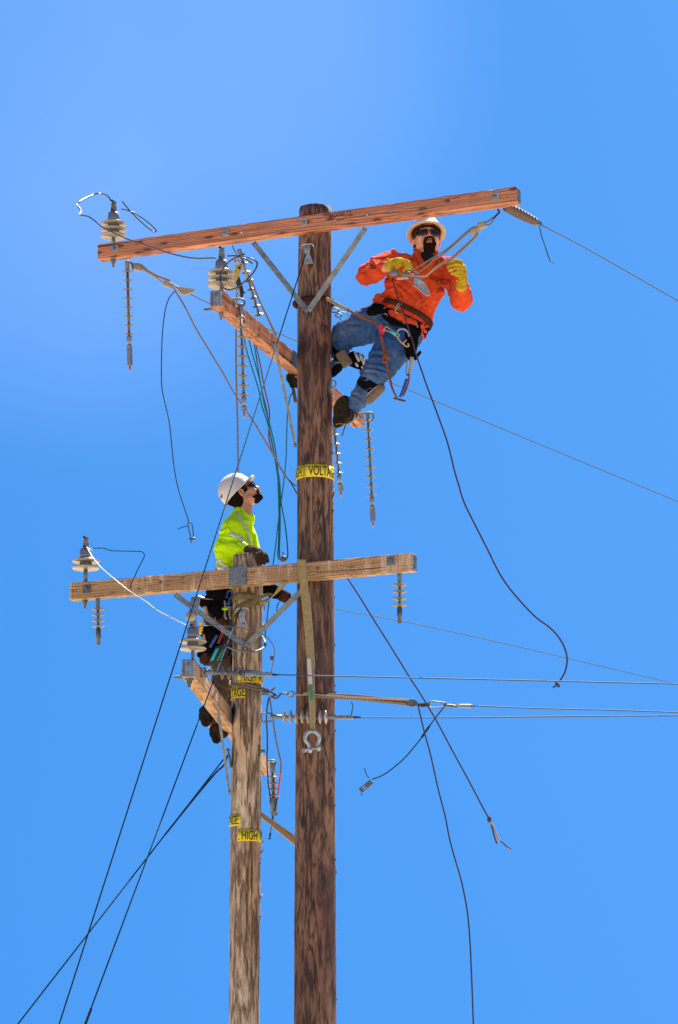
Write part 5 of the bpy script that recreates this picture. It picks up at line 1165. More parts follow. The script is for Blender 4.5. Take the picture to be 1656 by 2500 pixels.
ring_band(979, 789, 66, .158, .055, 'webbing_black', 'climbing_belt', .05, .012)
# buckle
def steel(pts, r, mat, nm, Y=None, closed=False, parent=per1, n=5):
    b = NB(); tube(b, PP(pts, Y) if Y is not None or len(pts[0]) == 3 else pts, r, 8, n); return obj(nm, b, mat, parent)
yb = YC-.20
steel([(966, 755), (972, 742), (979, 743), (979, 743), (964, 760), (974, 765)], .0045, 'porcelain', 'buckle', yb)
steel([(1010, 800), (1012, 793), (1020, 795), (1018, 802)], .0045, 'porcelain', 'buckle', yb+.02)
steel([(934, 776), (938, 766), (944, 767), (946, 774)], .0045, 'galv', 'buckle', yb+.02)
# patches of shirt visible between belts and the pouch
b = NB(); ell(b, P(972, 771, YC-.168), Vector((.075, 0, -.035)), Vector((0, .022, 0)), Vector((.010, 0, .030))); ell(b, P(1000, 786, YC-.168), Vector((.060, 0, -.024)), Vector((0, .022, 0)), Vector((.01, 0, .030))); fuse('shirt_tail', b, .005, 2, 'orange_shirt', per1, folds(.006, (20, 20, 20)))
b = NB(); ell(b, P(905+15, 757, YC-.10), Vector((.075, 0, .01)), Vector((0, .05, 0)), Vector((0, 0, .050))); ell(b, P(958, 783, YC-.175), Vector((.085, 0, -.045)), Vector((0, .022, 0)), Vector((.012, 0, .020))); ell(b, P(1008, 806, YC-.17), Vector((.060, 0, -.04)), Vector((0, .03, 0)), Vector((.02, 0, .035)))
fuse('belt_pad', b, .0055, 2, 'webbing_black', per1, folds(.006, (18, 18, 18)))
# tool pouch on the hip and hanging tool
b = NB(); chain(b, PXY([(1006, 812, YC-.15), (1005, 840, YC-.17), (1003, 868, YC-.17)]), [.050, .045, .036]); fuse('hip_pouch', b, .0055, 2, 'webbing_black', per1, folds(.006, (18, 18, 18)))
steel([(1013, 878), (1020, 868), (1027, 858)], .012, 'webbing_black', 'pouch_flap', YC-.18)
# lower leg gear : left leg (picture right)
kc = lambda t, d=0: knL.lerp(anL, t)
def cuffband(a, b_, r0, r1, mat, nm, sy=1.0):
    bb = NB(); x_, y_, z_ = frame(b_-a); N = 22; A = []; B = []
    chain(bb, [a, b_], [r0, r1]) if False else None
    cone(bb, a, b_, r0, r1, 26); bmesh.ops.recalc_face_normals(bb, faces=bb.faces[:]); bmesh.ops.bevel(bb, geom=[e for e in bb.edges if abs((e.verts[0].co-e.verts[1].co).normalized().dot(z_)) < .5], offset=.006, segments=2, affect='EDGES'); return obj(nm, bb, mat, per1)
cuffband(kc(.20), kc(.44), .092, .086, 'webbing_black', 'calf_strap')
b = NB(); box(b, P(917, 957, YC-.14), Vector((.062, -.02, -.062+.13)), Vector((.006, .006, 0)), Vector((-.022, 0, .022)), .01)
bm_ = b; bm_.free()
q0, q1 = P(928, 948, YC-.10), P(902, 975, YC-.06); b = NB(); chain(b, [q0, q1], [.040, .036]); fuse('climber_pad', b, .005, 2, 'pad_grey', per1, folds(.003, (30, 30, 30)))
strp = NB(); strip(strp, PXY([(898, 962, YC-.135), (912, 950, YC-.15), (921, 943, YC-.15)]), Vector((.010, 0, .012)), .006, 3); obj('pad_strap', strp, 'porcelain', per1)
# boot with sole towards us
u_ = (to1-hl1); soleC = P(831, 1006, YC-.035); bx_ = Vector((.060, .02, 0)); Ls = (P(838, 968, YC)-P(822, 1046, YC))*.5
b = NB(); chain(b, [anL, P(848, 1015, YC+.02)], [.062, .058]); ell(b, P(836, 990, YC+.02), Vector((.055, 0, .01)), Vector((0, .055, 0)), Ls*.62); ell(b, P(834, 1024, YC+.02), Vector((.050, 0, .01)), Vector((0, .055, 0)), Ls*.45)
fuse('boot', b, .0050, 3, 'boot', per1, folds(.004, (22, 22, 22)))
def sole(c, X, L_, nrm_, nm='boot_sole', parent=per1, mat='sole'):
    b = NB(); ring = []
    for i in range(28):
        a = 2*math.pi*i/28; wv_ = .88 if math.sin(a) < 0 else 1.0
        waist_ = 1-.16*math.exp(-((math.sin(a)+.15)/.28)**2)
        ring.append(c+X*math.cos(a)*wv_*waist_+L_*math.sin(a))
    A = [b.verts.new(v-nrm_*.012) for v in ring]; B = [b.verts.new(v+nrm_*.012) for v in ring]
    b.faces.new(A); b.faces.new(list(reversed(B)))
    for i in range(28): b.faces.new((A[i], B[i], B[(i+1) % 28], A[(i+1) % 28]))
    bmesh.ops.recalc_face_normals(b, faces=b.faces[:]); bmesh.ops.bevel(b, geom=b.edges[:], offset=.004, segments=1, affect='EDGES')
    # lugs
    Xn, Ln = X.normalized(), L_.normalized()
    for k in range(-5, 6):
        f = k/6; half = X.length*math.sqrt(max(0, 1-f*f))*.78
        for s in (-1, 1):
            cc = c+L_*f+Xn*s*half*.52+nrm_*.014
            box(b, cc, (Xn*half*.40+Ln*.006*s), (Ln*.0055), nrm_*.006)
    return obj(nm, b, mat, parent, False)
nr = (CAM-soleC).normalized(); nr = (nr+Vector((-.25, 0, -.15))).normalized()
sole(soleC, bx_*.98, Ls, -nr*-1)
# stirrup and gaff of the climbing irons
steel([(868, 1010, YC-.06), (862, 1026, YC-.06), (850, 1034, YC-.06), (838, 1036, YC-.05)], .0075, 'galv', 'stirrup')
steel([(858, 1000, YC-.04), (857, 1015, YC-.07), (848, 1026, YC-.075), (842, 1032, YC-.07)], .0065, 'canvas', 'ankle_strap')
steel([(845, 1034, YC-.05), (840, 1050, YC-.05), (835, 1066, YC-.05)], .0055, 'galv_dark', 'gaff')
steel([(820, 1036, YC-.08), (828, 1034, YC-.09), (836, 1034, YC-.08)], .0065, 'rope_orange', 'lace')
# right leg gear behind pole edge
cuffband(knR.lerp(anR, .35), knR.lerp(anR, .62), .083, .076, 'webbing_black', 'calf_strap')
b = NB(); box(b, P(840, 876, YC+.06), Vector((.035, 0, .022)), Vector((0, .03, 0)), Vector((-.032, 0, .052)), .012); obj('climber_pad', b, 'pad_grey', per1, True)
b = NB(); chain(b, PXY([(812, 912, YC+.1), (826, 898, YC+.08)]), [.030, .034]); obj('calf_lower_strap', b, 'webbing_black', per1)
b = NB(); chain(b, [anR, P(765, 940, YC+.36), P(722, 930, YC+.38)], [.055, .050, .052]); chain(b, [P(716, 930, YC+.38), P(713, 922, YC+.38)], [.040, .046]); fuse('boot', b, .0055, 2, 'boot', per1, folds(.004, (22, 22, 22)))
sole(P(712, 930, YC+.36), Vector((.028, .03, .006)), Vector((-.01, 0, .062)), Vector((-.3, -.9, -.2)).normalized())
steel([(716, 950, YC+.36), (719, 965, YC+.36), (722, 982, YC+.36)], .014, 'pad_grey', 'stirrup')
# black and white gloves clipped behind the thigh
gp = thing('spare_gloves', P(870, 880, YC+.16), 'black and white spare gloves clipped behind the climber\'s thigh', 'gloves')
b = NB(); chain(b, PXY([(862, 876, YC+.16), (872, 880, YC+.16), (882, 888, YC+.16)]), [.055, .060, .045]); fuse('glove_bundle', b, .005, 2, 'webbing_black', gp, folds(.008, (22, 22, 22)))
for (x0, y0, x1, y1, r_) in ((868, 862, 876, 880, .012), (880, 866, 884, 878, .012), (886, 876, 890, 890, .013), (870, 888, 873, 893, .010), (884, 896, 888, 900, .008)):
    b = NB(); chain(b, PXY([(x0, y0, YC+.10), (x1, y1, YC+.10)]), [r_, r_*.9], 1, 2); obj('white_patch', b, 'helmet', gp)
# lanyard, rope grab, carabiners
root = thing('work_lanyard', P(800, 735, 20.36), 'orange positioning rope with yellow sleeve and red grab, pole to belt', 'lanyard')
b = NB(); tube(b, PXY([(798, 729, 20.36), (812, 737, 20.33), (832, 748, 20.29), (850, 757, 20.26)]), .0145, 10, 5); obj('yellow_sleeve', b, 'sling', root)
b = NB(); tube(b, PXY([(850, 757, 20.26), (880, 772, 20.22), (905, 782, 20.18), (925, 793, 20.15)]), .0085, 8, 5); obj('rope', b, 'rope_orange', root)
ring = PXY([(923, 798, 20.12), (929, 792, 20.12), (943, 806, 20.12), (932, 820, 20.12)])
def slab(ring, th, mat, nm, root, bev=.003):
    b = NB(); off = Vector((0, th, 0)); A = [b.verts.new(v-off) for v in ring]; B = [b.verts.new(v+off) for v in ring]; n = len(ring)
    b.faces.new(A); b.faces.new(list(reversed(B)))
    for i in range(n): b.faces.new((A[i], B[i], B[(i+1) % n], A[(i+1) % n]))
    bmesh.ops.recalc_face_normals(b, faces=b.faces[:])
    if bev: bmesh.ops.bevel(b, geom=b.edges[:], offset=bev, segments=2, affect='EDGES')
    return obj(nm, b, mat, root, False)
slab(ring, .012, 'red_metal', 'rope_grab', root)
b = NB(); tube(b, PXY([(930, 818, 20.12), (935, 840, 20.12), (939, 862, 20.1), (943, 880, 20.1), (948, 905, 20.1), (953, 928, 20.08), (958, 948, 20.07), (966, 965, 20.06), (972, 974, 20.06)]), .0085, 8, 5, rs=[.0105, .0105, .0095, .0095, .008, .0065]); obj('rope_tail', b, 'rope_orange', root)
b = NB(); tube(b, PXY([(934, 878, 20.09), (942, 868, 20.07), (949, 868, 20.08), (944, 874, 20.07), (938, 874, 20.1), (936, 882, 20.08), (943, 883, 20.07)]), .0095, 8, 5); obj('knot', b, 'rope_orange', root)
b = NB(); bmesh.ops.create_icosphere(b, subdivisions=2, radius=.010, matrix=Matrix.Translation(P(938, 805, 20.10))); obj('pivot', b, 'cream', root)
root = thing('carabiner', P(955, 805, 20.1), 'carabiner with a turquoise gate between the red rope grab and the belt ring', 'carabiner')
b = NB(); tube(b, PXY([(940, 803, 20.1), (942, 797, 20.1), (952, 803, 20.1), (968, 812, 20.1), (975, 818, 20.1), (970, 822, 20.1), (955, 812, 20.1), (943, 806, 20.1)]), .0055, 8, 5); obj('frame', b, 'porcelain', root)
b = NB(); tube(b, PXY([(953, 808, 20.085), (968, 817, 20.085)]), .0105, 10, 1); obj('gate', b, 'teal_metal', root)
root = thing('belt_ring', P(985, 815, 20.15), 'open steel D ring with a hooked clip on the climber\'s hip', 'ring')
b = NB(); tube(b, PXY([(969, 815, 20.1), (972, 807, 20.1), (980, 803, 20.1), (990, 805, 20.1), (997, 813, 20.1), (999, 821, 20.1)]), .0065, 8, 5); obj('ring', b, 'steel_bright', root)
b = NB(); tube(b, PXY([(969, 820, 20.1), (975, 830, 20.1), (985, 840, 20.1), (994, 846, 20.1), (998, 843, 20.1), (996, 838, 20.1)]), .0060, 8, 5); tube(b, PXY([(984, 838, 20.09), (990, 833, 20.09), (993, 829, 20.09)]), .0045, 8, 3); obj('clip', b, 'cream', root)
# hammer-like hanging tool
root = thing('hand_tool', P(1004, 880, 20.15), 'long handled tool with a blue grip hanging head down from the climber\'s belt', 'tool')
b = NB(); tube(b, PXY([(1006, 872, 20.17), (1003, 895, 20.17), (1000, 910, 20.17), (998, 918, 20.17)]), .014, 8, 4, rs=[.016, .013, .013, .012]); obj('pale_handle', b, 'cream', root)
b = NB(); tube(b, PXY([(994, 880, 20.18), (992, 900, 20.18), (991, 915, 20.18)]), .0055, 8, 4); obj('loop_strap', b, 'porcelain', root)
b = NB(); tube(b, PXY([(993, 925, 20.165), (988, 942, 20.165), (982, 960, 20.165), (977, 970, 20.165)]), .012, 8, 4, rs=[.010, .012, .012, .012]); obj('blue_grip', b, 'tool_blue', root)
b = NB(); tube(b, PXY([(1000, 915, 20.17), (997, 935, 20.17), (990, 955, 20.17), (984, 967, 20.17)]), .007, 8, 4); obj('orange_side', b, 'rope_orange', root)
b = NB(); tube(b, PXY([(998, 914, 20.165), (996, 919, 20.165)]), .015, 8, 1); obj('blue_ring', b, 'tool_blue', root)
b = NB(); box(b, P(975.5, 976, 20.165), Vector((.044, 0, -.012)), Vector((0, .012, 0)), Vector((.002, 0, .006)), .003); obj('head', b, 'black', root)
# head details
def on_head(L, hs): pass
hd = NB(); 
ell(hd, L1(0, -.025, .020), Rh*.088*HS, Fh*.098*HS, Uh*.075*HS)
for x in (-1, 1): ell(hd, L1(x*.068, .040, .032), Rh*.022*HS, Fh*.035*HS, Uh*.026*HS)
ell(hd, L1(0, .052, .058), Rh*.06*HS, Fh*.035*HS, Uh*.020*HS)
fuse('hair', hd, .0050, 2, 'hair_brown', per1, folds(.005, (30, 30, 30)))
# goatee : moustache ring joined to a full chin beard
gt = NB(); mz = -.058
arc = [(-.031, .094, -.086), (-.030, .098, -.066), (-.022, .106, -.048), (-.010, .114, -.0425), (.010, .114, -.0425), (.022, .106, -.048), (.030, .098, -.066), (.031, .094, -.086)]
chain(gt, [L1(*q) for q in arc], [.012*HS, .0100*HS, .0085*HS, .0078*HS, .0078*HS, .0085*HS, .0100*HS, .012*HS], 1, 2)
ell(gt, L1(0, .090, -.084), Rh*.022*HS, Fh*.020*HS, Uh*.009*HS); ell(gt, L1(0, .078, -.100), Rh*.039*HS, Fh*.034*HS, Uh*.026*HS); ell(gt, L1(0, .076, -.116), Rh*.036*HS, Fh*.030*HS, Uh*.024*HS)
fuse('beard', gt, .0035, 2, 'hair', per1, folds(.003, (60, 60, 60)))
b = NB(); ell(b, L1(0, .113, -.0560), Rh*.0160*HS, Fh*.006*HS, Uh*.0035*HS, 2); obj('upper_lip', b, 'lip', per1)
b = NB(); ell(b, L1(0, .109, -.0685), Rh*.0160*HS, Fh*.009*HS, Uh*.0055*HS, 2); obj('lower_lip', b, 'lip', per1)
b = NB(); ell(b, L1(0, .109, -.0622), Rh*.0145*HS, Fh*.006*HS, Uh*.0045*HS, 2); obj('mouth', b, 'black', per1)
# sunglasses (worn thing)
sg = thing('sunglasses', L1(0, .09, .0), 'dark wraparound sunglasses on the bearded climber facing us', 'sunglasses')
def shades(L, Rt, Fw, Up, s, root, w_=1.0, tilt=0):
    for x in (-1, 1):
        b = NB(); N = 9; rows = []
        for i in range(N):
            t = i/(N-1); ang = t*R(62); xx = x*(.010+.062*math.sin(ang)/math.sin(R(62)))*w_; ff = .104-.040*(1-math.cos(ang))/(1-math.cos(R(62)))
            top = .020-.006*t*t; bot = -.014-.006*math.sin(math.pi*min(1, t*1.1))+.010*t*t
            rows.append((L(xx, ff, top), L(xx, ff, bot), L(xx*.96, ff-.004, bot), L(xx*.96, ff-.004, top)))
        prev = None
        for r_ in rows:
            cur = [b.verts.new(v) for v in r_]
            if prev:
                for j in range(4): b.faces.new((prev[j], prev[(j+1) % 4], cur[(j+1) % 4], cur[j]))
            else: b.faces.new(cur)
            prev = cur
        b.faces.new(list(reversed(prev))); bmesh.ops.recalc_face_normals(b, faces=b.faces[:]); obj('lens', b, 'lens_dark', root)
        b = NB(); tube(b, [L(x*.071*w_, .062, .012), L(x*.078*w_, .035, .008), L(x*.082*w_, .0, .0)], .0045*s, 8, 3); obj('temple', b, 'black', root)
        b = NB(); tube(b, [L(x*.008, .106, .019), L(x*.035, .098, .023), L(x*.062*w_, .078, .017)], .0035*s, 8, 4); obj('brow_bar', b, 'black', root)
    b = NB(); tube(b, [L(-.014, .105, .008), L(0, .108, .011), L(.014, .105, .008)], .0040*s, 8, 3); obj('bridge', b, 'black', root)
shades(L1, Rh, Fh, Uh, HS, sg, 1.05)
# full brim hard hat
def rim_pt(C, Rt, Fw, Up, a, r, u): return C+Rt*math.cos(a)*r+Fw*math.sin(a)*r*1.10+Up*u
hat = thing('hard_hat', L1(0, 0, .07), 'white full brim hard hat on the climber in orange', 'hard hat')
tl = Matrix.Rotation(R(0), 3, 'X')
Fb = (Fh+Uh*.12).normalized(); Ub = Rh.cross(Fb).normalized()
if Ub.z < 0: Ub = -Ub
C = P(1041, 571, 20.37); N = 48
def revolve(prof, C, Rt, Fw, Up, el=1.10, N=48, ridge=False):
    b = NB(); rings = []
    for r, u in prof:
        rings.append([b.verts.new(C+(Rt*math.cos(a)*r+Fw*math.sin(a)*r*el)+Up*(u+(.006*math.exp(-(math.cos(a)*r/.014)**2) if ridge and u > .03 else 0))) for a in [2*math.pi*i/N for i in range(N)]])
    for A, B in zip(rings, rings[1:]):
        for j in range(N): b.faces.new((A[j], A[(j+1) % N], B[(j+1) % N], B[j]))
    b.faces.new(rings[-1]); return b
b = revolve([(.147, -.004), (.150, .0), (.147, .004), (.125, .012), (.116, .020), (.113, .04), (.106, .075), (.090, .108), (.062, .132), (.03, .143), (.004, .146)], C, Rh, Fb, Ub, 1.06, 48, True); bmesh.ops.recalc_face_normals(b, faces=b.faces[:]); obj('shell', b, 'helmet', hat)
b = revolve([(.1465, -.005), (.125, .004), (.110, .010), (.108, .03), (.10, .07), (.05, .11), (.01, .12)], C, Rh, Fb, Ub, 1.06); obj('underside', b, 'helmet_in', hat)
# ------------------------------------------------------------------ worker in lime
YD = 20.92; S2 = (YD*1.03)/FPX
per2 = thing('person', P(530, 1800, YD), 'bearded worker in a lime hi vis shirt looking up beside the grey pole', 'person')
p2 = R(37); y2 = R(4)
F2 = Vector((math.cos(p2)*math.cos(y2), -math.cos(p2)*math.sin(y2), math.sin(p2))); R2 = Vector((-math.sin(y2), -math.cos(y2), 0)); U2 = R2.cross(F2)
if U2.z < 0: U2 = -U2
R2 = -R2 if False else R2
O2 = P(594, 1206, YD); H2 = 1.10
body = NB(); L2 = head_geom(body, O2, R2, F2, U2, H2, .98)
chain(body, [L2(0, -.02, -.03), P(599, 1245, YD), P(592, 1275, YD)], [.060, .057, .065])
def sec2(x, y, w_, d_, k=1.0, sl=.18): 
    X = Vector((w_*S2*k, 0, 0)); return (P(x, y, YD), X, Vector((0, d_*k, 0)))
loft(body, [sec2(545, 1450, 36, .14), sec2(560, 1400, 36, .13), sec2(575, 1340, 40, .15), sec2(580, 1295, 38, .17), sec2(588, 1268, 22, .08)])
s2a, e2a, w2a = P(568, 1292, YD-.17), P(551, 1345, YD-.22), P(602, 1343, YD-.30)
chain(body, [P(575, 1285, YD-.08), s2a, e2a, w2a], [.06, .060, .046, .033])
s2b, e2b, w2b = P(585, 1292, YD+.17), P(575, 1360, YD+.22), P(610, 1400, YD+.10)
chain(body, [P(580, 1285, YD+.08), s2b, e2b, w2b], [.06, .060, .046, .033])
k1, a1 = P(545, 1640, YD-.08), P(520, 1768, YD-.05); k2, a2 = P(552, 1665, YD+.10), P(530, 1795, YD+.05)
h1, h2 = P(536, 1500, YD-.09), P(536, 1500, YD+.09)
chain(body, [h1, k1, a1], [.09, .058, .042]); chain(body, [h2, k2, a2], [.09, .058, .042])
Yg = YD-.36
HG = {'palm': ([(606, 1342, Yg+.04), (618, 1347, Yg), (632, 1352, Yg)], [.036, .042, .038]),
      'f1': ([(626, 1352, Yg-.04), (628, 1364, Yg-.055), (630, 1374, Yg-.05)], [.0155, .015, .012]),
      'f2': ([(633, 1350, Yg-.035), (637, 1362, Yg-.05), (638, 1376, Yg-.045)], [.0155, .015, .012]),
      'f3': ([(640, 1350, Yg-.03), (646, 1361, Yg-.04), (646, 1375, Yg-.035)], [.0155, .015, .012]),
      'f4': ([(645, 1351, Yg-.01), (652, 1360, Yg-.02), (652, 1371, Yg-.015)], [.014, .013, .011]),
      'th': ([(640, 1356, Yg+.03), (652, 1366, Yg+.02), (655, 1371, Yg+.01)], [.016, .014, .011])}
for k_, (pp, rr) in HG.items(): chain(body, PXY(pp), rr, .72, 2)
chain(body, [a1, P(512, 1752, YD-.07)], [.036, .024]); chain(body, [a2, P(535, 1791, YD-.01)], [.036, .024])
fuse('body', body, .0060, 3, 'skin_dark', per2)
g_ = NB()
for k_, (pp, rr) in HG.items(): chain(g_, PXY(pp), rr, 1.05, 2)
chain(g_, PXY([(604, 1342, Yg+.05), (612, 1343, Yg+.02)]), [.040, .038]); fuse('glove', g_, .0040, 2, 'glove_black', per2, folds(.0035, (38, 38, 38)))
# hi vis shirt
sh = NB()
loft(sh, [sec2(552, 1462, 30, .15), sec2(556, 1430, 34, .165), sec2(572, 1385, 44, .17), sec2(584, 1342, 51, .185), sec2(582, 1310, 45, .195), sec2(580, 1285, 36, .18), sec2(582, 1268, 26, .13), sec2(584, 1255, 18, .085)])
chain(sh, [P(572, 1285, YD-.08), s2a, s2a.lerp(e2a, .55), e2a, e2a.lerp(w2a, .45), e2a.lerp(w2a, .88)], [.085, .083, .080, .082, .070, .056])
chain(sh, [P(580, 1285, YD+.08), s2b, s2b.lerp(e2b, .55), e2b, e2b.lerp(w2b, .6)], [.08, .078, .074, .070, .06])
chain(sh, [P(588, 1258, YD), P(604, 1270, YD)], [.072, .060])
f2_ = folds(.012, (7, 8, 13), Matrix.Rotation(R(-30), 3, 'Y'), .1, 1.7)
cr2 = creases([(530, 1309, 553, 1303), (579, 1332, 597, 1353), (588, 1330, 601, 1350), (536, 1350, 571, 1361), (548, 1320, 575, 1326), (600, 1290, 606, 1320), (560, 1270, 552, 1290), (528, 1380, 545, 1392), (615, 1290, 622, 1330)], YD-.2, .014, .009)
s2_o = fuse('hi_vis_shirt', sh, .0060, 3, 'hivis', per2, lambda p, n: f2_(p, n)*(1.2 if (p-e2a).length < .16 else .55)+cr2(p, n))
def tape(pts, hw, nm='reflective_tape', ob=None, mat='reflective', proud=.004):
    ob = ob or s2_o; P2 = smoothpts([Vector((x, y, 0)) for x, y in pts], 6); b = NB(); prev = None
    for i, q in enumerate(P2):
        d = (P2[min(i+1, len(P2)-1)]-P2[max(0, i-1)]).normalized(); n2 = Vector((-d.y, d.x, 0))*hw
        row = []
        for k in (-1, -.33, .33, 1):
            h = on(ob, q.x+n2.x*k, q.y+n2.y*k, proud)
            row.append(h)
        if any(r is None for r in row): prev = None; continue
        cur = [b.verts.new(r) for r in row]
        if prev:
            for j in range(3): 
                if max((cur[j].co-prev[j].co).length, (cur[j+1].co-prev[j+1].co).length) < .06: b.faces.new((prev[j], prev[j+1], cur[j+1], cur[j]))
        prev = cur
    bmesh.ops.recalc_face_normals(b, faces=b.faces[:])
    # give the tape a body
    gm_ = bmesh.ops.solidify(b, geom=b.faces[:], thickness=.002)
    return obj(nm, b, mat, per2)
tape([(575, 1252), (590, 1268), (602, 1292), (608, 1312), (610, 1330)], 2.2)
tape([(561, 1303), (575, 1307), (588, 1314), (595, 1328)], 4.5)
tape([(532, 1366), (545, 1380), (556, 1385)], 4.5)
tape([(524, 1385), (540, 1388), (560, 1390), (575, 1390)], 4.5)
# trousers and boots
tr = NB(); loft(tr, [sec2(536, 1530, 30, .16), sec2(540, 1490, 34, .165), sec2(548, 1450, 30, .15)])
chain(tr, [h1, h1.lerp(k1, .5), k1, k1.lerp(a1, .5), k1.lerp(a1, .9)], [.120, .105, .085, .072, .066]); chain(tr, [h2, h2.lerp(k2, .5), k2, k2.lerp(a2, .5), k2.lerp(a2, .9)], [.120, .105, .085, .072, .066])
fuse('trousers', tr, .0062, 3, 'denim_dark', per2, folds(.012, (8, 8, 11), None, .15, 2.2))
for (x, y, Y_) in ((503, 1749, YD-.10), (529, 1790, YD-.02)):
    b = NB(); chain(b, PXY([(x+14, y-4, Y_+.06), (x+2, y+2, Y_), (x-2, y-12, Y_-.04)]), [.050, .052, .046]); fuse('boot', b, .0050, 2, 'boot', per2, folds(.004, (22, 22, 22)))
    sole(P(x, y+2, Y_-.055), Vector((.052, .0, .02)), Vector((-.014, 0, .070)), Vector((-.2, -.9, -.3)).normalized(), 'boot_sole', per2, 'boot')
# beard, hair
gt = NB()
for q, a, b_, c_ in (((0, .052, -.096), .036, .030, .018), ((0, .076, -.090), .026, .019, .019), ((0, .092, -.046), .030, .012, .008)): ell(gt, L2(*q), R2*a*H2, F2*b_*H2, U2*c_*H2)
for x in (-1, 1):
    chain(gt, [L2(x*.058, .036, -.072), L2(x*.046, .054, -.084), L2(x*.02, .080, -.090)], [.009, .015, .020])
    chain(gt, [L2(x*.028, .088, -.050), L2(x*.032, .082, -.070), L2(x*.026, .080, -.085)], [.007, .008, .010])
fuse('beard', gt, .0040, 2, 'hair', per2, folds(.003, (60, 60, 60)))
hr = NB(); ell(hr, L2(0, -.038, .018), R2*.085*H2, F2*.085*H2, U2*.075*H2); ell(hr, L2(0, -.055, -.035), R2*.068*H2, F2*.050*H2, U2*.060*H2)
for x in (-1, 1): ell(hr, L2(x*.070, .022, .015), R2*.012*H2, F2*.022*H2, U2*.035*H2)
fuse('hair', hr, .0050, 2, 'hair', per2, folds(.006, (25, 25, 25)))
for x in (-1, 1):
    b = NB(); tube(b, [L2(x*.088, -.012, -.030), L2(x*.092, -.022, -.008), L2(x*.090, -.010, .018), L2(x*.086, .004, .010), L2(x*.084, .006, -.010)], .0045, 8, 5); obj('ear_rim', b, 'skin', per2)
b = NB(); ell(b, L2(0, .103, -.052), R2*.020, F2*.009, U2*.005, 2); ell(b, L2(0, .100, -.064), R2*.019, F2*.010, U2*.006, 2); obj('lips', b, 'lip', per2)
sg2 = thing('sunglasses', L2(0, .09, 0), 'black sunglasses on the worker in lime, seen from the side', 'sunglasses')
shades(L2, R2, F2, U2, H2, sg2, 1.0)
b = NB(); 
hat2 = thing('hard_hat', P(588, 1203, YD), 'white cap style hard hat on the worker in lime', 'hard hat')
d2 = (P(623, 1169, YD)-P(553, 1236, YD)).normalized(); u2 = Vector((-d2.z, 0, d2.x)); r2 = Vector((0, -1, 0)); C2 = P(583, 1205, YD)+u2*.004
b = NB(); rings = []; N = 48
prof = [(.127, -.004), (.129, .0), (.125, .012), (.122, .04), (.114, .078), (.096, .113), (.066, .140), (.032, .154), (.004, .158)]
for r, u in prof:
    row = []
    for i in range(N):
        a = 2*math.pi*i/N; f = math.sin(a); k = 1.0
        el = 1.12 if f > 0 else 1.08
        ext = 0
        if u <= 0 and f > .2: ext = .042*((f-.2)/.8)**.8
        row.append(b.verts.new(C2+r2*math.cos(a)*r*.90+d2*(f*r*el+ext)+u2*(u+(.008*math.exp(-(math.cos(a)*r/.016)**2) if u > .03 else 0)+(.012 if ext > .02 else 0))))
    rings.append(row)
for A, B in zip(rings, rings[1:]):
    for j in range(N): b.faces.new((A[j], A[(j+1) % N], B[(j+1) % N], B[j]))
b.faces.new(rings[-1]); bmesh.ops.recalc_face_normals(b, faces=b.faces[:]); obj('shell', b, 'helmet', hat2)
b = NB(); N = 48; rings = []
for r, u in [(.127, -.005), (.118, .004), (.112, .04), (.06, .12), (.004, .14)]:
    row = []
    for i in range(N):
        a = 2*math.pi*i/N; f = math.sin(a); ext = .042*((f-.2)/.8)**.8 if (u <= 0 and f > .2) else 0
        row.append(b.verts.new(C2+r2*math.cos(a)*r*.89+d2*(f*r*1.09+ext)+u2*(u-.001+(.012 if ext > .02 else 0))))
    rings.append(row)
for A, B in zip(rings, rings[1:]):
    for j in range(N): b.faces.new((A[j], A[(j+1) % N], B[(j+1) % N], B[j]))
obj('underside', b, 'helmet_in', hat2)
q = C2-d2*.128+u2*.03-r2*0; b = NB(); ell(b, P(540, 1212, YD-.045), Vector((.005, .01, 0)), Vector((0, .012, 0)), Vector((.002, 0, .020)), 2); obj('red_sticker', b, 'tool_red', hat2)
b = NB(); strip(b, PXY([(553, 1232, YD-.03), (548, 1240, YD-.03), (547, 1247, YD-.03)]), Vector((.008, 0, .004)), .006, 3); obj('ratchet_tab', b, 'hivis', hat2)
# ------------------------------------------------------------------ tool belt of the worker in lime
tb = thing('tool_belt', P(520, 1470, YD-.2), 'black tool belt crammed with handles and pouches on the worker in lime', 'tool belt')
cB_ = lambda l: [(420+x/5.227, 1380+y/5.227) for x, y in l]
YT = YD-.22
def pouch(l, rr, mat, nm, Y=YT, fd=.007):
    b = NB(); pts = [P(x, y, Y) for x, y in cB_(l)]; chain(b, pts, rr); return fuse(nm, b, .0060, 2, mat, tb, folds(fd, (18, 18, 18)))
pouch([(560, 370), (640, 400), (700, 400)], [.075, .075, .060], 'webbing_black', 'waist_pad')
pouch([(430, 470), (520, 500), (640, 520)], [.050, .055, .055], 'webbing_black', 'belt')
pouch([(560, 640), (620, 700), (600, 720)], [.085, .080, .070], 'canvas', 'canvas_pouch', YT+.05)
pouch([(560, 560), (575, 620)], [.050, .040], 'webbing_black', 'flap', YT-.05)
pouch([(460, 860), (520, 930), (500, 1050), (400, 1130)], [.060, .075, .065, .045], 'webbing_black', 'holster', YT+.02)
pouch([(430, 1050), (440, 1190)], [.060, .055], 'leather', 'leather_pouch', YT+.03)
pouch([(700, 1000), (680, 1150), (720, 1250)], [.065, .065, .055], 'webbing_black', 'rear_pouch', YT+.12)
def handle(l, r_, mat, nm, Y=YT-.06, rs=None):
    b = NB(); tube(b, [P(x, y, Y) for x, y in cB_(l)], r_, 10, 4, rs=rs); return obj(nm, b, mat, tb)
handle([(415, 530), (440, 620), (455, 710)], .018, 'cream', 'orange_handle', rs=[.020, .016, .013])
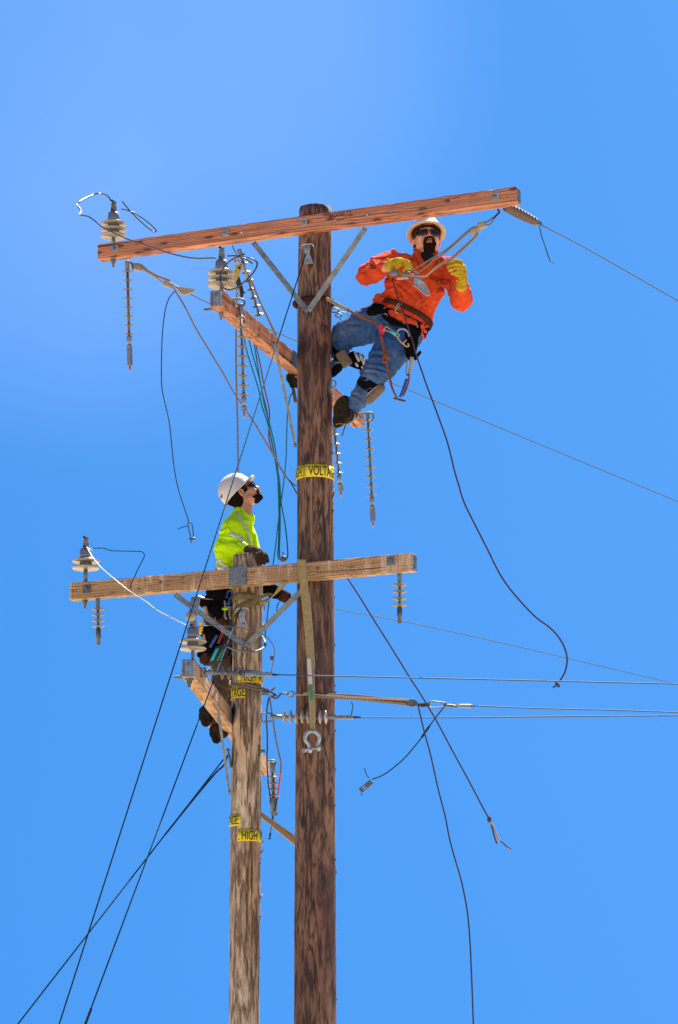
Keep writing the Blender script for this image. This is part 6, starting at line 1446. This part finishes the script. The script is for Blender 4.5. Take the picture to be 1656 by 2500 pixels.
handle([(385, 720), (375, 800), (360, 880)], .016, 'tool_yellow', 'yellow_handle', rs=[.018, .014, .012])
b = NB(); box(b, P(*cB_([(430, 930)])[0], YT-.02), Vector((.026, 0, -.008)), Vector((0, .01, 0)), Vector((.012, 0, .040)), .003); obj('yellow_card_pouch', b, 'sling', tb)
handle([(580, 890), (530, 970), (490, 1045)], .011, 'tool_blue', 'blue_handle')
handle([(690, 730), (640, 870), (590, 1000)], .011, 'tool_red', 'red_handle', rs=[.008, .013, .010])
handle([(545, 620), (552, 700), (548, 770)], .007, 'lip', 'pink_cord')
b = NB(); box(b, P(*cB_([(565, 1140)])[0], YT-.05), Vector((.036, 0, .014)), Vector((0, .02, 0)), Vector((.030, 0, .072)), .006); obj('meter_body', b, 'black', tb)
b = NB(); box(b, P(*cB_([(545, 1140)])[0], YT-.074), Vector((.014, 0, .005)), Vector((0, .003, 0)), Vector((.020, 0, .046)), .002); obj('meter_teal_face', b, 'teal_metal', tb)
b = NB(); box(b, P(*cB_([(615, 1150)])[0], YT-.074), Vector((.010, 0, .005)), Vector((0, .003, 0)), Vector((.018, 0, .038)), .002); obj('meter_green_face', b, 'tool_green', tb)
b = NB(); strip(b, [P(x, y, YT-.04) for x, y in cB_([(340, 395), (400, 415), (460, 425), (530, 432)])], Vector((0, .01, .008)), .006, 3); obj('pale_flap', b, 'cream', tb)
handle([(630, 560), (720, 556)], .010, 'hivis', 'lime_strap')
cb = thing('carabiner', P(560, 1470, YT-.06), 'blue and white steel carabiner at the waist of the worker in lime', 'carabiner')
b = NB(); tube(b, [P(x, y, YT-.05) for x, y in cB_([(700, 690), (675, 650), (680, 560), (675, 470), (690, 410), (735, 390)])], .0075, 8, 5); tube(b, [P(x, y, YT-.05) for x, y in cB_([(745, 540), (735, 610), (745, 680)])], .0075, 8, 5); obj('frame', b, 'porcelain', cb)
b = NB(); tube(b, [P(x, y, YT-.06) for x, y in cB_([(700, 420), (710, 350), (740, 325), (770, 345), (765, 400), (735, 440), (730, 500), (700, 480)])], .0090, 8, 5); obj('swivel', b, 'tool_blue', cb)
b = NB(); tube(b, [P(x, y, YT-.05) for x, y in cB_([(665, 540), (700, 535), (760, 540)])], .0075, 8, 3); obj('bar', b, 'blue_plate', cb)
b = NB(); pts = [P(x, y, YT+.02) for x, y in cB_([(745, 690), (725, 780), (700, 900)])]; tube(b, pts, .008, 8, 5); solo('belt_rope', b, 'rope_teal', 'flecked rope dropping from the carabiner of the worker in lime', 'rope')
